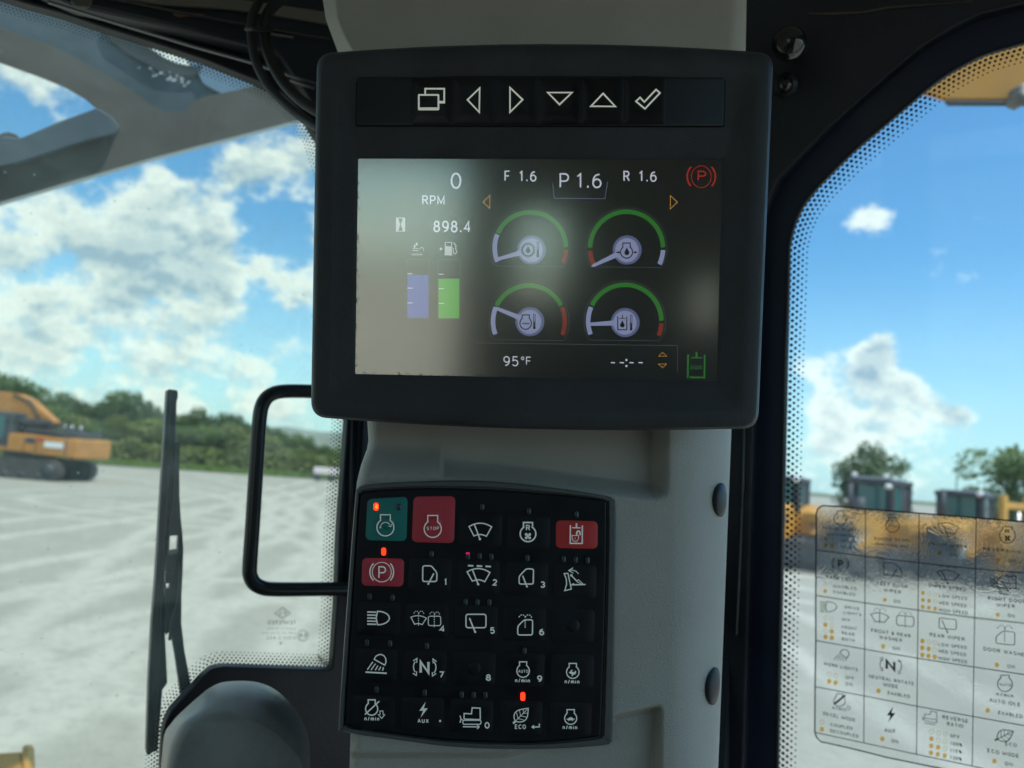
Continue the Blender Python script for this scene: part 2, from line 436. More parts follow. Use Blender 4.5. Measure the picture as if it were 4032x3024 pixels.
def _arc(cx, cy, rx, ry, a0, a1, n=None):
    n = n or max(4, int(abs(a1 - a0) / 18))
    return [(cx + rx * math.cos(R(a0 + (a1 - a0) * i / n)), cy + ry * math.sin(R(a0 + (a1 - a0) * i / n))) for i in range(n + 1)]
def _G():
    G = {}; A_ = _arc
    G['A'] = (.70, [[(0, 0), (.35, 1), (.70, 0)], [(.13, .36), (.57, .36)]])
    G['B'] = (.60, [[(0, 0), (0, 1), (.32, 1)] + A_(.32, .76, .24, .24, 90, -90) + [(0, .52)], [(.32, .52)] + A_(.34, .26, .26, .26, 90, -90) + [(0, 0)]])
    G['C'] = (.66, [A_(.38, .5, .38, .5, 45, 315)])
    G['D'] = (.66, [[(0, 0), (0, 1), (.26, 1)] + A_(.26, .5, .40, .5, 90, -90) + [(0, 0)]])
    G['E'] = (.54, [[(.54, 1), (0, 1), (0, 0), (.54, 0)], [(0, .52), (.48, .52)]])
    G['F'] = (.52, [[(.52, 1), (0, 1), (0, 0)], [(0, .50), (.46, .50)]])
    G['G'] = (.70, [A_(.38, .5, .38, .5, 45, 325), [(.40, .48), (.70, .48), (.70, .16)]])
    G['H'] = (.62, [[(0, 0), (0, 1)], [(.62, 0), (.62, 1)], [(0, .52), (.62, .52)]])
    G['I'] = (.04, [[(.02, 0), (.02, 1)]])
    G['K'] = (.62, [[(0, 0), (0, 1)], [(.60, 1), (.02, .40)], [(.20, .58), (.62, 0)]])
    G['L'] = (.48, [[(0, 1), (0, 0), (.48, 0)]])
    G['M'] = (.78, [[(0, 0), (0, 1), (.39, .12), (.78, 1), (.78, 0)]])
    G['N'] = (.62, [[(0, 0), (0, 1), (.62, 0), (.62, 1)]])
    G['O'] = (.76, [A_(.38, .5, .38, .5, 0, 360, 22)])
    G['P'] = (.58, [[(0, 0), (0, 1), (.32, 1)] + A_(.32, .73, .26, .27, 90, -90) + [(0, .46)]])
    G['R'] = (.62, [[(0, 0), (0, 1), (.32, 1)] + A_(.32, .75, .26, .25, 90, -90) + [(0, .50)], [(.32, .50), (.62, 0)]])
    G['S'] = (.58, [A_(.29, .75, .27, .25, 35, 270, 12)[:-1] + A_(.29, .25, .29, .25, 90, -145, 12)])
    G['T'] = (.60, [[(0, 1), (.60, 1)], [(.30, 1), (.30, 0)]])
    G['U'] = (.62, [[(0, 1)] + A_(.31, .31, .31, .31, 180, 360) + [(.62, 1)]])
    G['V'] = (.66, [[(0, 1), (.33, 0), (.66, 1)]])
    G['W'] = (.96, [[(0, 1), (.24, 0), (.48, .95), (.72, 0), (.96, 1)]])
    G['X'] = (.64, [[(0, 0), (.62, 1)], [(.02, 1), (.64, 0)]])
    G['Y'] = (.62, [[(0, 1), (.31, .48), (.62, 1)], [(.31, .48), (.31, 0)]])
    G['&'] = (.66, [[(.66, 0), (.16, .66)] + A_(.30, .80, .17, .20, 200, -20, 8) + [(.12, .42)] + A_(.24, .24, .24, .24, 140, 320, 8) + [(.62, .46)]])
    G['/'] = (.34, [[(0, -.06), (.34, 1.02)]])
    G['-'] = (.34, [[(0, .42), (.34, .42)]])
    G['.'] = (.08, [[(.04, -.03), (.04, .13)]])
    G['%'] = (.86, [A_(.18, .76, .17, .23, 0, 360, 12), A_(.68, .24, .17, .23, 0, 360, 12), [(.20, 0), (.66, 1)]])
    G['0'] = (.56, [A_(.28, .5, .28, .5, 0, 360, 20)])
    G['1'] = (.40, [[(.02, .80), (.24, 1), (.24, 0)]])
    G['2'] = (.54, [A_(.27, .72, .26, .28, 165, -40, 10) + [(0, 0), (.54, 0)]])
    G['3'] = (.54, [A_(.26, .75, .25, .25, 150, -90, 10), A_(.26, .26, .28, .26, 90, -155, 10)])
    G['4'] = (.60, [[(.44, 0), (.44, 1), (0, .30), (.60, .30)]])
    G['5'] = (.54, [[(.50, 1), (.08, 1), (.04, .56)] + A_(.26, .32, .28, .32, 120, -150, 10)])
    G['6'] = (.56, [[(.46, .98), (.30, .94)] + A_(.36, .40, .36, .56, 112, 180, 6) , A_(.28, .31, .28, .31, 0, 360, 16)])
    G['7'] = (.52, [[(0, 1), (.52, 1), (.16, 0)]])
    G['8'] = (.56, [A_(.28, .76, .23, .24, 0, 360, 16), A_(.28, .27, .28, .27, 0, 360, 16)])
    G['9'] = (.56, [A_(.28, .69, .28, .31, 0, 360, 16), A_(.20, .60, .36, .56, 0, -68, 6) + [(.12, .02)]])
    G['n'] = (.44, [[(0, 0), (0, .72)], [(0, .46)] + A_(.22, .50, .22, .22, 170, 0, 8) + [(.44, 0)]])
    G['m'] = (.74, [[(0, 0), (0, .72)], [(0, .46)] + A_(.19, .52, .18, .20, 170, 0, 7) + [(.37, 0)], [(.37, .46)] + A_(.56, .52, .18, .20, 170, 0, 7) + [(.74, 0)]])
    G['i'] = (.04, [[(.02, 0), (.02, .72)], [(.02, .88), (.02, 1)]])
    G[' '] = (.22, [])
    return G
GLY = _G()
class Print:
    def __init__(s, pl, off): s.pl, s.off = pl, off; s.v, s.f = [], []; s.k = 0
    def _z(s): s.k += 1; return s.off + s.k * 4e-6
    def L(s, c, w, pts, closed=False, square=False):
        z = s._z(); P = [s.pl.uv(*c(p), z) for p in pts]
        q = c(pts[0]); u0 = s.pl.uv(q[0], q[1], z); u1 = s.pl.uv(q[0] + 10, q[1], z); hw = w / c.s * (u1 - u0).length / 10 / 2
        n = len(P)
        base = len(s.v)
        for i in range(n):
            if closed or 0 < i < n - 1:
                a = (P[i] - P[i - 1]); b = (P[(i + 1) % n] - P[i])
                if a.length < 1e-9 or b.length < 1e-9: d_ = (a if a.length > b.length else b).normalized(); nn = Vector((-d_.y, d_.x)); kk = 1
                else:
                    a.normalize(); b.normalize(); na = Vector((-a.y, a.x)); nb = Vector((-b.y, b.x)); nn = na + nb
                    if nn.length < 1e-6: nn = na
                    nn.normalize(); kk = 1 / max(nn.dot(na), .45)
            else:
                d_ = ((P[1] - P[0]) if i == 0 else (P[-1] - P[-2])).normalized(); nn = Vector((-d_.y, d_.x)); kk = 1
            e = Vector((0, 0))
            s.v.append(s.pl.w(P[i] + nn * hw * kk, z)); s.v.append(s.pl.w(P[i] - nn * hw * kk, z))
        for i in range(n if closed else n - 1):
            j = (i + 1) % n; s.f.append((base + 2 * i, base + 2 * j, base + 2 * j + 1, base + 2 * i + 1))
    def A(s, c, w, cx, cy, rx, ry, a0, a1, n=None):
        n = n or max(6, int(abs(a1 - a0) / 9)); full = abs(a1 - a0) >= 359.9
        pts = [(cx + rx * math.cos(R(a0 + (a1 - a0) * i / n)), cy - ry * math.sin(R(a0 + (a1 - a0) * i / n))) for i in range(n if full else n + 1)]
        s.L(c, w, pts, closed=full)
    def F(s, c, pts):
        z = s._z(); b = len(s.v); s.v += [s.pl.hit(*c(p), z) for p in pts]
        s.f += [tuple(b + i for i in t) for t in tess(pts)]
    def O(s, c, cx, cy, rx, ry=None, n=18):
        ry = ry or rx; s.F(c, [(cx + rx * math.cos(2 * math.pi * i / n), cy + ry * math.sin(2 * math.pi * i / n)) for i in range(n)])
    def T(s, c, text, x0, y0, x1, y1, h, bold=0.0, mirror=False, wt=None):
        """x0,y0 left end of the baseline, x1,y1 right end, h height of a capital; bold adds to the stroke"""
        wt = wt or (.135 + bold * 1.7)
        hh = 1 - wt; gap = .20 + .35 * wt; x = 0; items = []
        for ch in text:
            w, st = GLY[ch]; w *= hh
            items.append((x, st)); x += w + wt * .6 + gap * (1 if ch != ' ' else .6)
        W_ = x - gap - wt * .6; dx, dy = x1 - x0, y1 - y0; L_ = math.hypot(dx, dy)
        wpx = wt * h; k = (L_ - wpx) / W_ if len(text) > 1 or W_ > .06 else 0
        ex = (dx / L_, dy / L_)
        for gx, st in items:
            for line in st:
                pts = []
                for (u, v) in line:
                    U = (gx + u * hh) * k + wpx / 2
                    if mirror: U = L_ - U
                    vv = v * hh * h + wpx / 2
                    pts.append((x0 + ex[0] * U, y0 + ex[1] * U - vv))
                full = len(pts) > 6 and math.hypot(pts[0][0] - pts[-1][0], pts[0][1] - pts[-1][1]) < h * .03
                s.L(c, wpx, pts[:-1] if full else pts, closed=full)
    def done(s, name, m, parent, kind=None, label=None):
        o = mk(name, s.v, s.f, m, parent)
        # face the viewer
        bm = bmesh.new(); bm.from_mesh(o.data); bm.normal_update()
        fl = [f for f in bm.faces if f.normal.dot(s.pl.n) < 0]
        if fl: bmesh.ops.reverse_faces(bm, faces=fl)
        bm.to_mesh(o.data); bm.free()
        if kind: o['kind'] = kind
        if label: o['label'] = label
        return o

def engine(p, c, cx, cy, r, w, ry=None, nk=.56, top=1.45):
    ry = ry or r
    a = math.degrees(math.acos(nk * .95))
    pts = [(cx + r * math.cos(R(t)), cy - ry * math.sin(R(t))) for t in [a - (360 - (180 - 2 * a)) * i / 30 for i in range(31)]]
    pts = [(cx + nk * r, cy - top * ry)] + [(cx + nk * r, cy - ry * .98)] + pts + [(cx - nk * r, cy - ry * .98), (cx - nk * r, cy - top * ry)]
    p.L(c, w, pts, closed=True)
def screenfan(p, c, w, tl, tr, bl, br, top, bot):
    """windscreen outline: top arc and bottom arc"""
    def arc(a, b, k, n=9): return [(a[0] + (b[0] - a[0]) * i / n, a[1] + (b[1] - a[1]) * i / n - k * 4 * (i / n) * (1 - i / n)) for i in range(n + 1)]
    p.L(c, w, arc(tl, tr, top) + arc(br, bl, bot), closed=True)
def rr(x0, y0, x1, y1, r): return rpoly([(x0, y0), (x1, y0), (x1, y1), (x0, y1)], r)
def drops(p, c, w, cx, cy, rx, ry):   # washer jets, dashed
    rx = rx / 2
    for sx in (-1, 1):
        for k in range(4):
            a0 = 8 + k * 44; p.A(c, w, cx + sx * rx / 2, cy, rx / 2, ry, a0, a0 + 26, 4)
def vdash(p, c, w, x, y0, y1, n):
    for i in range(n):
        a = y0 + (y1 - y0) * i / n; b = a + (y1 - y0) / n * .62
        p.L(c, w, [(x, a), (x, b)])
def leaf(p, c, w, x0, y0, x1, y1, stem=True):
    """leaf from stem x0,y0 to tip x1,y1"""
    A_, B = Vector((x0, y0)), Vector((x1, y1)); d_ = B - A_; nrm = Vector((-d_.y, d_.x))
    up = [A_ + d_ * t + nrm * (-.34) * math.sin(math.pi * t ** .72) for t in [i / 10 for i in range(11)]]
    dn = [A_ + d_ * t + nrm * (.34) * math.sin(math.pi * t ** .85) for t in [i / 10 for i in range(10, -1, -1)]]
    p.L(c, w, [tuple(q) for q in up + dn[1:-1]], closed=True)
    if stem: p.L(c, w * 2.0, [tuple(A_ - d_ * .16), tuple(A_ + d_ * .04)])
    p.L(c, w * .75, [tuple(A_), tuple(A_ + d_ * .92)])
    for t in (.22, .42, .62):
        q = A_ + d_ * t; sd_ = math.sin(math.pi * (t + .16) ** .8)
        p.L(c, w * .6, [tuple(q), tuple(q + d_ * .17 + nrm * -.30 * sd_)]); p.L(c, w * .6, [tuple(q), tuple(q + d_ * .17 + nrm * .30 * sd_)])
def fan4(p, c, cx, cy, r):
    for k in range(4):
        a = R(45 + 90 * k); p.O(c, cx + .62 * r * math.cos(a), cy + .62 * r * math.sin(a), r * .36, n=12)
        p.L(c, r * .3, [(cx, cy), (cx + .6 * r * math.cos(a + .35), cy + .6 * r * math.sin(a + .35))])
def headlamp(p, c, w, x0, x1, xb, y0, y1, n=5):
    for i in range(n): y = y0 + 8 + (y1 - y0 - 16) * i / (n - 1); p.L(c, w * 1.1, [(xb, y), (x0 - w, y + 2)])
    h = (y1 - y0) / 2; cy = (y0 + y1) / 2
    p.L(c, w, [(x0, cy + h), (x0 - (x1 - x0) * .12, cy), (x0, cy - h)] + [(x0 + (x1 - x0) * math.sin(R(t)), cy - h * math.cos(R(t))) for t in range(15, 180, 15)], closed=True)
def bolt_icon(p, c, x, y, k):
    p.F(c, [(x + .28 * k, y - k), (x - .52 * k, y + .12 * k), (x - .05 * k, y + .12 * k), (x - .35 * k, y + k), (x + .55 * k, y - .18 * k), (x + .06 * k, y - .18 * k)])

# ================================================================== OUTSIDE: ground, trees, machines
def gpt(px, py):     # ground point under a photo pixel
    d_ = ray(px, py); t = -CAM.z / d_.z; return CAM + d_ * t
def tex_ground():
    m = bpy.data.materials.new('gravel'); m.use_nodes = True; t = NT(m.node_tree); b = t.n['Principled BSDF']
    g = t.node('ShaderNodeNewGeometry'); P = g.outputs['Position']
    n1 = t.noise(P, 1.3, 9, .74); n2 = t.noise(P, 6.0, 6, .7); n3 = t.noise(P, 0.16, 8, .72)
    n4 = t.noise(P, 38.0, 3, .6); nw = t.noise(P, .22, 3, .5)
    def circ(tri):
        (ax_, ay), (bx_, by), (cx_, cy_) = [(q.x, q.y) for q in (gpt(*p_) for p_ in tri)]
        D = 2 * (ax_ * (by - cy_) + bx_ * (cy_ - ay) + cx_ * (ay - by))
        ux = ((ax_ ** 2 + ay ** 2) * (by - cy_) + (bx_ ** 2 + by ** 2) * (cy_ - ay) + (cx_ ** 2 + cy_ ** 2) * (ay - by)) / D
        uy = ((ax_ ** 2 + ay ** 2) * (cx_ - bx_) + (bx_ ** 2 + by ** 2) * (ax_ - cx_) + (cx_ ** 2 + cy_ ** 2) * (bx_ - ax_)) / D
        return ux, uy, math.hypot(ux - ax_, uy - ay)
    TR = [[(0, 2290), (500, 2210), (1050, 2060)], [(0, 2440), (450, 2350), (980, 2320)], [(760, 2330), (1000, 2200), (1150, 1990)], [(1050, 2250), (1180, 2100), (1340, 1960)], [(0, 2080), (500, 2020), (1250, 1900)],
          [(0, 2700), (400, 2620), (900, 2500)], [(3090, 2330), (3500, 2400), (4000, 2380)], [(3090, 2450), (3400, 2600), (3900, 2900)], [(200, 3000), (350, 2600), (560, 2250)], [(0, 1960), (600, 1940), (1300, 1990)]]
    tot = None
    sx = t.node('ShaderNodeSeparateXYZ'); t.l.new(P, sx.inputs[0])
    for i, tri in enumerate(TR):
        ux, uy, rr_ = circ(tri)
        dd = t.math('SQRT', t.math('ADD', t.math('POWER', t.math('SUBTRACT', sx.outputs[0], ux), 2), t.math('POWER', t.math('SUBTRACT', sx.outputs[1], uy), 2)))
        dd = t.math('ADD', t.math('SUBTRACT', dd, rr_), t.math('MULTIPLY', t.math('SUBTRACT', nw, .5), 1.6))
        dd = t.math('ABSOLUTE', t.math('SUBTRACT', t.math('ABSOLUTE', dd), .95))     # a pair of ruts
        m_ = t.ss(dd, .05, .42, 1.0, 0.0)
        tot = m_ if tot is None else t.math('MAXIMUM', tot, m_)
    tr = t.math('MULTIPLY', tot, t.ss(n1, .24, .50))
    c = t.mix(t.ss(n3, .38, .62), (.305, .290, .237, 1), (.350, .332, .270, 1))
    c = t.mix(t.math('MULTIPLY', t.ss(n1, .44, .66), .30), c, (.42, .40, .33, 1))
    c = t.mix(t.math('MULTIPLY', tr, .55), c, (.56, .54, .46, 1))
    c = t.mix(t.math('MULTIPLY', t.ss(n2, .46, .70), .42), c, (.19, .18, .148, 1))
    c = t.mix(t.math('MULTIPLY', t.ss(n4, .5, .70), .35), c, (.52, .50, .43, 1))
    t.l.new(c, b.inputs['Base Color']); b.inputs['Roughness'].default_value = .9
    bp = t.node('ShaderNodeBump'); bp.inputs['Distance'].default_value = .03; bp.inputs['Strength'].default_value = .8
    t.l.new(t.math('ADD', t.math('MULTIPLY', n2, .5), t.math('MULTIPLY', n4, .4)), bp.inputs['Height']); t.l.new(bp.outputs[0], b.inputs['Normal'])
    return m
gv, gf = [], []; NG = 90
for i in range(NG + 1):
    for j in range(NG + 1):
        x = -300 + 600 * i / NG; y = -150 + 600 * j / NG
        gv.append((x, y, 0.0))
for i in range(NG):
    for j in range(NG):
        a = i * (NG + 1) + j; gf.append((a, a + NG + 1, a + NG + 2, a + 1))
mk('ground', gv, gf, tex_ground(), smooth=True, kind='structure')
big = mk('terrain', [(-2500, -2500, -.3), (2500, -2500, -.3), (2500, 2500, -.3), (-2500, 2500, -.3)], [(0, 1, 2, 3)], mat('terrain_green', (.09, .11, .045), .9), kind='structure')

def gdir(px, dist):  # point on the ground at a distance (along the view axis) in the direction of a photo column
    y = PY0 + 0
    best = ray(px, 1850); k = dist / best.y; return Vector((best.x * k, dist, 0))

# grass strip along the tree line
leafm = []
def leafmat(name, a, b_):
    m = bpy.data.materials.new(name); m.use_nodes = True; t = NT(m.node_tree); b = t.n['Principled BSDF']
    g = t.node('ShaderNodeNewGeometry'); oi = t.node('ShaderNodeObjectInfo')
    f = t.math('ADD', t.math('MULTIPLY', g.outputs['Random Per Island'], .6), t.math('MULTIPLY', oi.outputs['Random'], .4))
    t.l.new(t.mix(f, (*a, 1), (*b_, 1)), b.inputs['Base Color']); b.inputs['Roughness'].default_value = .6
    ts = t.node('ShaderNodeBsdfTranslucent'); ts.inputs[0].default_value = (b_[0] * 1.5, b_[1] * 1.6, b_[2], 1)
    ms = t.node('ShaderNodeMixShader'); ms.inputs[0].default_value = .3
    t.l.new(b.outputs[0], ms.inputs[1]); t.l.new(ts.outputs[0], ms.inputs[2]); t.l.new(ms.outputs[0], t.n['Material Output'].inputs[0])
    return m
leafA = leafmat('foliage_green', (.07, .12, .03), (.15, .21, .055))
leafB = leafmat('foliage_olive', (.10, .13, .035), (.21, .24, .06))
leafC = leafmat('foliage_dark', (.045, .085, .034), (.10, .15, .05))
bark = mat('bark', (.11, .085, .06), .9)
grassm = leafmat('grass_blades', (.10, .17, .03), (.19, .27, .05))

def crown_mesh(h, rad, blobs, leaves, ls, seed, low=.18):
    rnd = random.Random(seed); V, Fs = [], []; B = []
    for i in range(blobs):
        a = rnd.uniform(0, 6.28); q = rnd.random() ** .6 * rad * .68; z = h * rnd.uniform(low + .14, .86)
        B.append((q * math.cos(a), q * math.sin(a), z, rad * rnd.uniform(.30, .52), h * rnd.uniform(.10, .19)))
    B.append((0, 0, h * .84, rad * .38, h * .15))
    for i in range(leaves):
        b = rnd.choice(B); th = rnd.uniform(0, 6.28); cz = rnd.uniform(-1, 1); s = math.sqrt(1 - cz * cz); q = rnd.uniform(.55, 1.08)
        c = Vector((b[0] + b[3] * q * s * math.cos(th), b[1] + b[3] * q * s * math.sin(th), b[2] + b[4] * q * cz))
        u = Vector((rnd.gauss(0, 1), rnd.gauss(0, 1), rnd.gauss(0, .8))).normalized(); w = u.orthogonal().normalized()
        l = ls * rnd.uniform(.6, 1.4); k = len(V)
        V += [c - u * l, c + w * l * .55, c + u * l, c - w * l * .55]; Fs.append((k, k + 1, k + 2, k + 3))
    return V, Fs
def trunk_mesh(h, r, seed, limbs=5, rad=2):
    rnd = random.Random(seed); V, Fs = [], []
    def seg(a, b, ra, rb, n=7):
        t = (b - a).normalized(); u = t.orthogonal().normalized(); w = t.cross(u); k = len(V)
        for p, q in ((a, ra), (b, rb)):
            for i in range(n): an = 6.283 * i / n; V.append(p + (u * math.cos(an) + w * math.sin(an)) * q)
        for i in range(n): j = (i + 1) % n; Fs.append((k + i, k + j, k + n + j, k + n + i))
    p = Vector((0, 0, 0)); pr = r
    for i in range(4):
        q = p + Vector((rnd.uniform(-.12, .12), rnd.uniform(-.12, .12), h * .19)); seg(p, q, pr, pr * .78); p, pr = q, pr * .78
        if i >= 1:
            for _ in range(2):
                a = rnd.uniform(0, 6.28); e = p + Vector((math.cos(a) * rad * .55, math.sin(a) * rad * .55, h * rnd.uniform(.12, .24))); seg(p, e, pr * .55, pr * .15, 5)
    return V, Fs
TV = []
for i, (h, rad, bl, lv, ls, lm) in enumerate([(6.5, 2.6, 16, 3600, .17, leafA), (5.2, 2.4, 14, 3000, .16, leafB), (7.5, 2.8, 18, 4000, .18, leafC), (4.2, 2.2, 12, 2600, .15, leafB), (5.8, 2.2, 15, 3000, .16, leafA)]):
    cv, cf = crown_mesh(h, rad, bl, lv, ls, 20 + i, low=.06); tv, tf = trunk_mesh(h, .16, 40 + i, rad=rad)
    cm = bpy.data.meshes.new('crown'); cm.from_pydata([tuple(v) for v in cv], [], cf); cm.materials.append(lm)
    tm = bpy.data.meshes.new('trunk'); tm.from_pydata([tuple(v) for v in tv], [], tf); tm.materials.append(bark)
    TV.append((cm, tm, h))
def zone(x_):
    return ('above the orange excavator' if x_ < 240 else 'between the excavator and the wiper' if x_ < 640 else 'between the wiper and the grab handle' if x_ < 980 else 'framed by the grab handle' if x_ < 1200 else 'behind the dotted windscreen edge')
def tree(loc, kind, scale, rot, label, group):
    cm, tm, h = TV[kind]
    r_ = thing('tree', label, 'tree', loc, group); r_.rotation_euler = (0, 0, rot); r_.scale = (scale[0], scale[0], scale[1])
    for n_, me in (('crown', cm), ('trunk', tm)):
        o = bpy.data.objects.new(n_, me); link(o, r_)
    return r_
# tree line: top profile in the photo as (px, top y), base slopes from y 1812 to 1880
prof = [(-120, 1440), (60, 1478), (150, 1520), (230, 1500), (330, 1560), (420, 1545), (470, 1525), (530, 1560), (600, 1590), (680, 1600), (760, 1600), (830, 1585), (900, 1610), (980, 1640), (1060, 1660), (1130, 1690), (1200, 1720), (1290, 1740), (1380, 1760)]
def ptop(px):
    for (a, ya), (b, yb) in zip(prof, prof[1:]):
        if a <= px <= b: return ya + (yb - ya) * (px - a) / (b - a)
    return prof[0][1] if px < 0 else prof[-1][1]
rnd = random.Random(5)
px = -110; k = 0
while px < 1420:
    for row in range(2):
        x_ = px + row * 26 + rnd.uniform(-10, 10)
        D = 66 + 12 * max(x_, 0) / 1300 + row * 4.5 + rnd.uniform(-.6, .6)
        P = gdir(x_, D); hor = 1840 + (x_ - 2016) * .0806
        top = (hor - ptop(x_)) * D / FPX + 2.4
        H = top * (rnd.uniform(.55, .76) if row == 0 else rnd.uniform(.84, 1.02))
        kd = rnd.choice([0, 1, 3, 4, 1] if row == 0 else [0, 2, 2, 4, 0]); hs = H / TV[kd][2]
        tree(P, kd, (max(.75, hs * rnd.uniform(.95, 1.2)), hs), rnd.uniform(0, 6.28),
             '%s %s tree of the tree line, %s' % ('low' if row == 0 else 'tall', 'green' if kd in (0, 4) else 'olive' if kd in (1, 3) else 'dark green', zone(x_)), '%s %s trees %s' % ('low' if row == 0 else 'tall', 'green' if kd in (0, 4) else 'olive' if kd in (1, 3) else 'dark green', zone(x_)))
    px += 52; k += 1
# undergrowth and grass
rnd = random.Random(9); V, Fs = [], []
for i in range(26000):
    x_ = rnd.uniform(-160, 1500); D = 63.5 + 12.5 * max(x_, 0) / 1300 + rnd.uniform(0, 5) ; P = gdir(x_, D)
    hgt = rnd.random() ** 1.5 * (1.9); c = P + Vector((0, 0, .1 + hgt)); u = Vector((rnd.gauss(0, 1), rnd.gauss(0, 1), rnd.gauss(0, 1))).normalized(); w = u.orthogonal().normalized(); l = rnd.uniform(.1, .26); q = len(V)
    V += [c - u * l, c + w * l * .6, c + u * l, c - w * l * .6]; Fs.append((q, q + 1, q + 2, q + 3))
tag(mk('undergrowth', V, Fs, leafB, kind='stuff'), 'low bushy undergrowth at the foot of the tree line', 'undergrowth')
V, Fs = [], []
for i in range(26000):
    x_ = rnd.uniform(-160, 1600); f_ = rnd.random(); D = 58.5 + 11 * max(x_, 0) / 1300 + f_ * 6; P = gdir(x_, D)
    a = rnd.uniform(0, 3.14); s = rnd.uniform(.05, .14); q = len(V); h_ = rnd.uniform(.12, .42)
    V += [P + Vector((-s * math.cos(a), -s * math.sin(a), 0)), P + Vector((s * math.cos(a), s * math.sin(a), 0)), P + Vector((rnd.uniform(-.1, .1), rnd.uniform(-.1, .1), h_))]; Fs.append((q, q + 1, q + 2))
tag(mk('grass', V, Fs, grassm, kind='stuff'), 'bright green strip of grass between gravel and trees', 'grass')
V = []; Fs = []
for i in range(30):
    x_ = -200 + 1900 * i / 29
    for e in (58.2, 68): V.append(gdir(x_, e + 11 * max(x_, 0) / 1300) + Vector((0, 0, .075)))
for i in range(29): Fs.append((2 * i, 2 * i + 2, 2 * i + 3, 2 * i + 1))
mk('verge', V, Fs, mat('verge_green', (.13, .19, .05), .9, vary=(.6, .3)), kind='structure')
# distant ridge
V, Fs = [], []; NR = 60
for i in range(NR + 1):
    x_ = -400 + 3000 * i / NR; D = 320; P = gdir(x_, D); hor = 1840 + (x_ - 2016) * .0806
    top = 11.5 + .8 * math.sin(i * .45) + .5 * math.sin(i * 1.3)
    for e, z in ((0, -.5), (12, top * .75), (30, top), (120, top * .9)):
        V.append(P * (1 + e / D) + Vector((0, 0, z)))
for i in range(NR):
    for j in range(3): a = 4 * i + j; Fs.append((a, a + 4, a + 5, a + 1))
mk('hill', V, Fs, mat('hill_far', (.20, .235, .20), .95, vary=(.05, .25)), smooth=True, kind='structure')

# right-hand trees
rt = [(3430, 62, 6.9, 2, 'large rounded tree standing alone behind the row of yellow bulldozers'), (3985, 55, 6.9, 0, 'broad tree at the far right behind the yellow bulldozers'), (3830, 58, 3.9, 4, 'smaller green tree beside the broad tree at the far right'), (4180, 52, 6.5, 2, 'dark tree beyond the right edge of the yard')]
for (x_, D, H, kd, lb) in rt:
    tree(gdir(x_, D), kd, (H / TV[kd][2] * 1.25, H / TV[kd][2]), x_, lb, None)

def axes(ang):
    a = R(ang); return (Vector((math.cos(a), math.sin(a), 0)), Vector((-math.sin(a), math.cos(a), 0)), Vector((0, 0, 1)))
def P3(c, ax, u, v, w): return Vector(c) + ax[0] * u + ax[1] * v + ax[2] * w

# ---- excavator on the left
def track(root, c, ax, L, Hh, wd, v0, name='track'):
    """a crawler track: belt with shoes, wheels as sub-parts"""
    prof_ = []; r_ = Hh / 2
    for i in range(13): a = R(-90 + 180 * i / 12); prof_.append((L / 2 - r_ + r_ * math.cos(a), r_ + r_ * math.sin(a)))
    for i in range(13): a = R(90 + 180 * i / 12); prof_.append((-L / 2 + r_ + r_ * math.cos(a), r_ + r_ * math.sin(a)))
    t_ = prism(name, prof_, P3(c, ax, 0, v0, 0), ax, wd, trackm, root, bevel=.03)
    V, Fs = [], []
    for i in range(int(L / .2)):
        x = -L / 2 + r_ + (L - 2 * r_) * i / int(L / .2)
        for z in (.02, Hh - .02): box(V, Fs, P3(c, ax, x, v0, z), .05, wd * 1.04, .09, ax)
    s_ = mk('shoe_bars', V, Fs, trackm, t_); s_['kind'] = 'stuff'
    for s in (-1, 1):
        cc = P3(c, ax, s * (L / 2 - r_), v0, r_)
        tube('drive_wheel', [cc - ax[1] * (wd / 2 + .05), cc + ax[1] * (wd / 2 + .05)], r_ * .72, darkm, t_, seg=16)
    for i in range(5):
        cc = P3(c, ax, -L / 2 + r_ * 1.9 + (L - 3.8 * r_) * i / 4, v0, r_ * .42)
        tube('track_roller', [cc - ax[1] * (wd / 2 + .04), cc + ax[1] * (wd / 2 + .04)], r_ * .3, darkm, t_, seg=10)
    return t_
ec = gdir(112, 38.5); ax = axes(-4)
ex = thing('excavator', 'orange excavator on black crawler tracks, parked before the tree line', 'excavator', ec)
track(ex, ec, ax, 5.2, 1.0, .6, -1.3); track(ex, ec, ax, 5.2, 1.0, .6, 1.3)
bx('turntable', P3(ec, ax, 0, 0, 1.05), (1.6, 1.6, .25), darkm, ex, ax=ax)
prism('body', [(-1.7, 1.25), (.9, 1.25), (1.0, 1.15), (3.1, 1.2), (3.2, 1.5), (3.15, 2.05), (.2, 2.15), (-.6, 2.12), (-1.6, 1.6)], P3(ec, ax, 0, 0, 0), ax, 2.7, yellow2, ex, bevel=.06)
bx('counterweight', P3(ec, ax, 2.95, 0, 1.62), (.62, 2.8, .98), yellow2, ex, .12, ax=ax)
bx('engine_cover', P3(ec, ax, 1.6, 0, 2.3), (2.6, 2.3, .3), darkm, ex, .06, ax=ax)
bx('cab', P3(ec, ax, -1.0, -.85, 2.25), (1.65, 1.0, 1.75), darkm, ex, .10, ax=ax)
bx('cab_window', P3(ec, ax, -1.05, -1.37, 2.35), (1.0, .03, 1.1), tealg, ex, .02, ax=ax)
bx('cab_window', P3(ec, ax, -1.86, -.85, 2.45), (.03, .8, 1.2), tealg, ex, .02, ax=ax)
bx('roof_hatch', P3(ec, ax, .15, -.2, 2.75), (1.5, 1.6, .28), darkm, ex, .05, ax=ax)
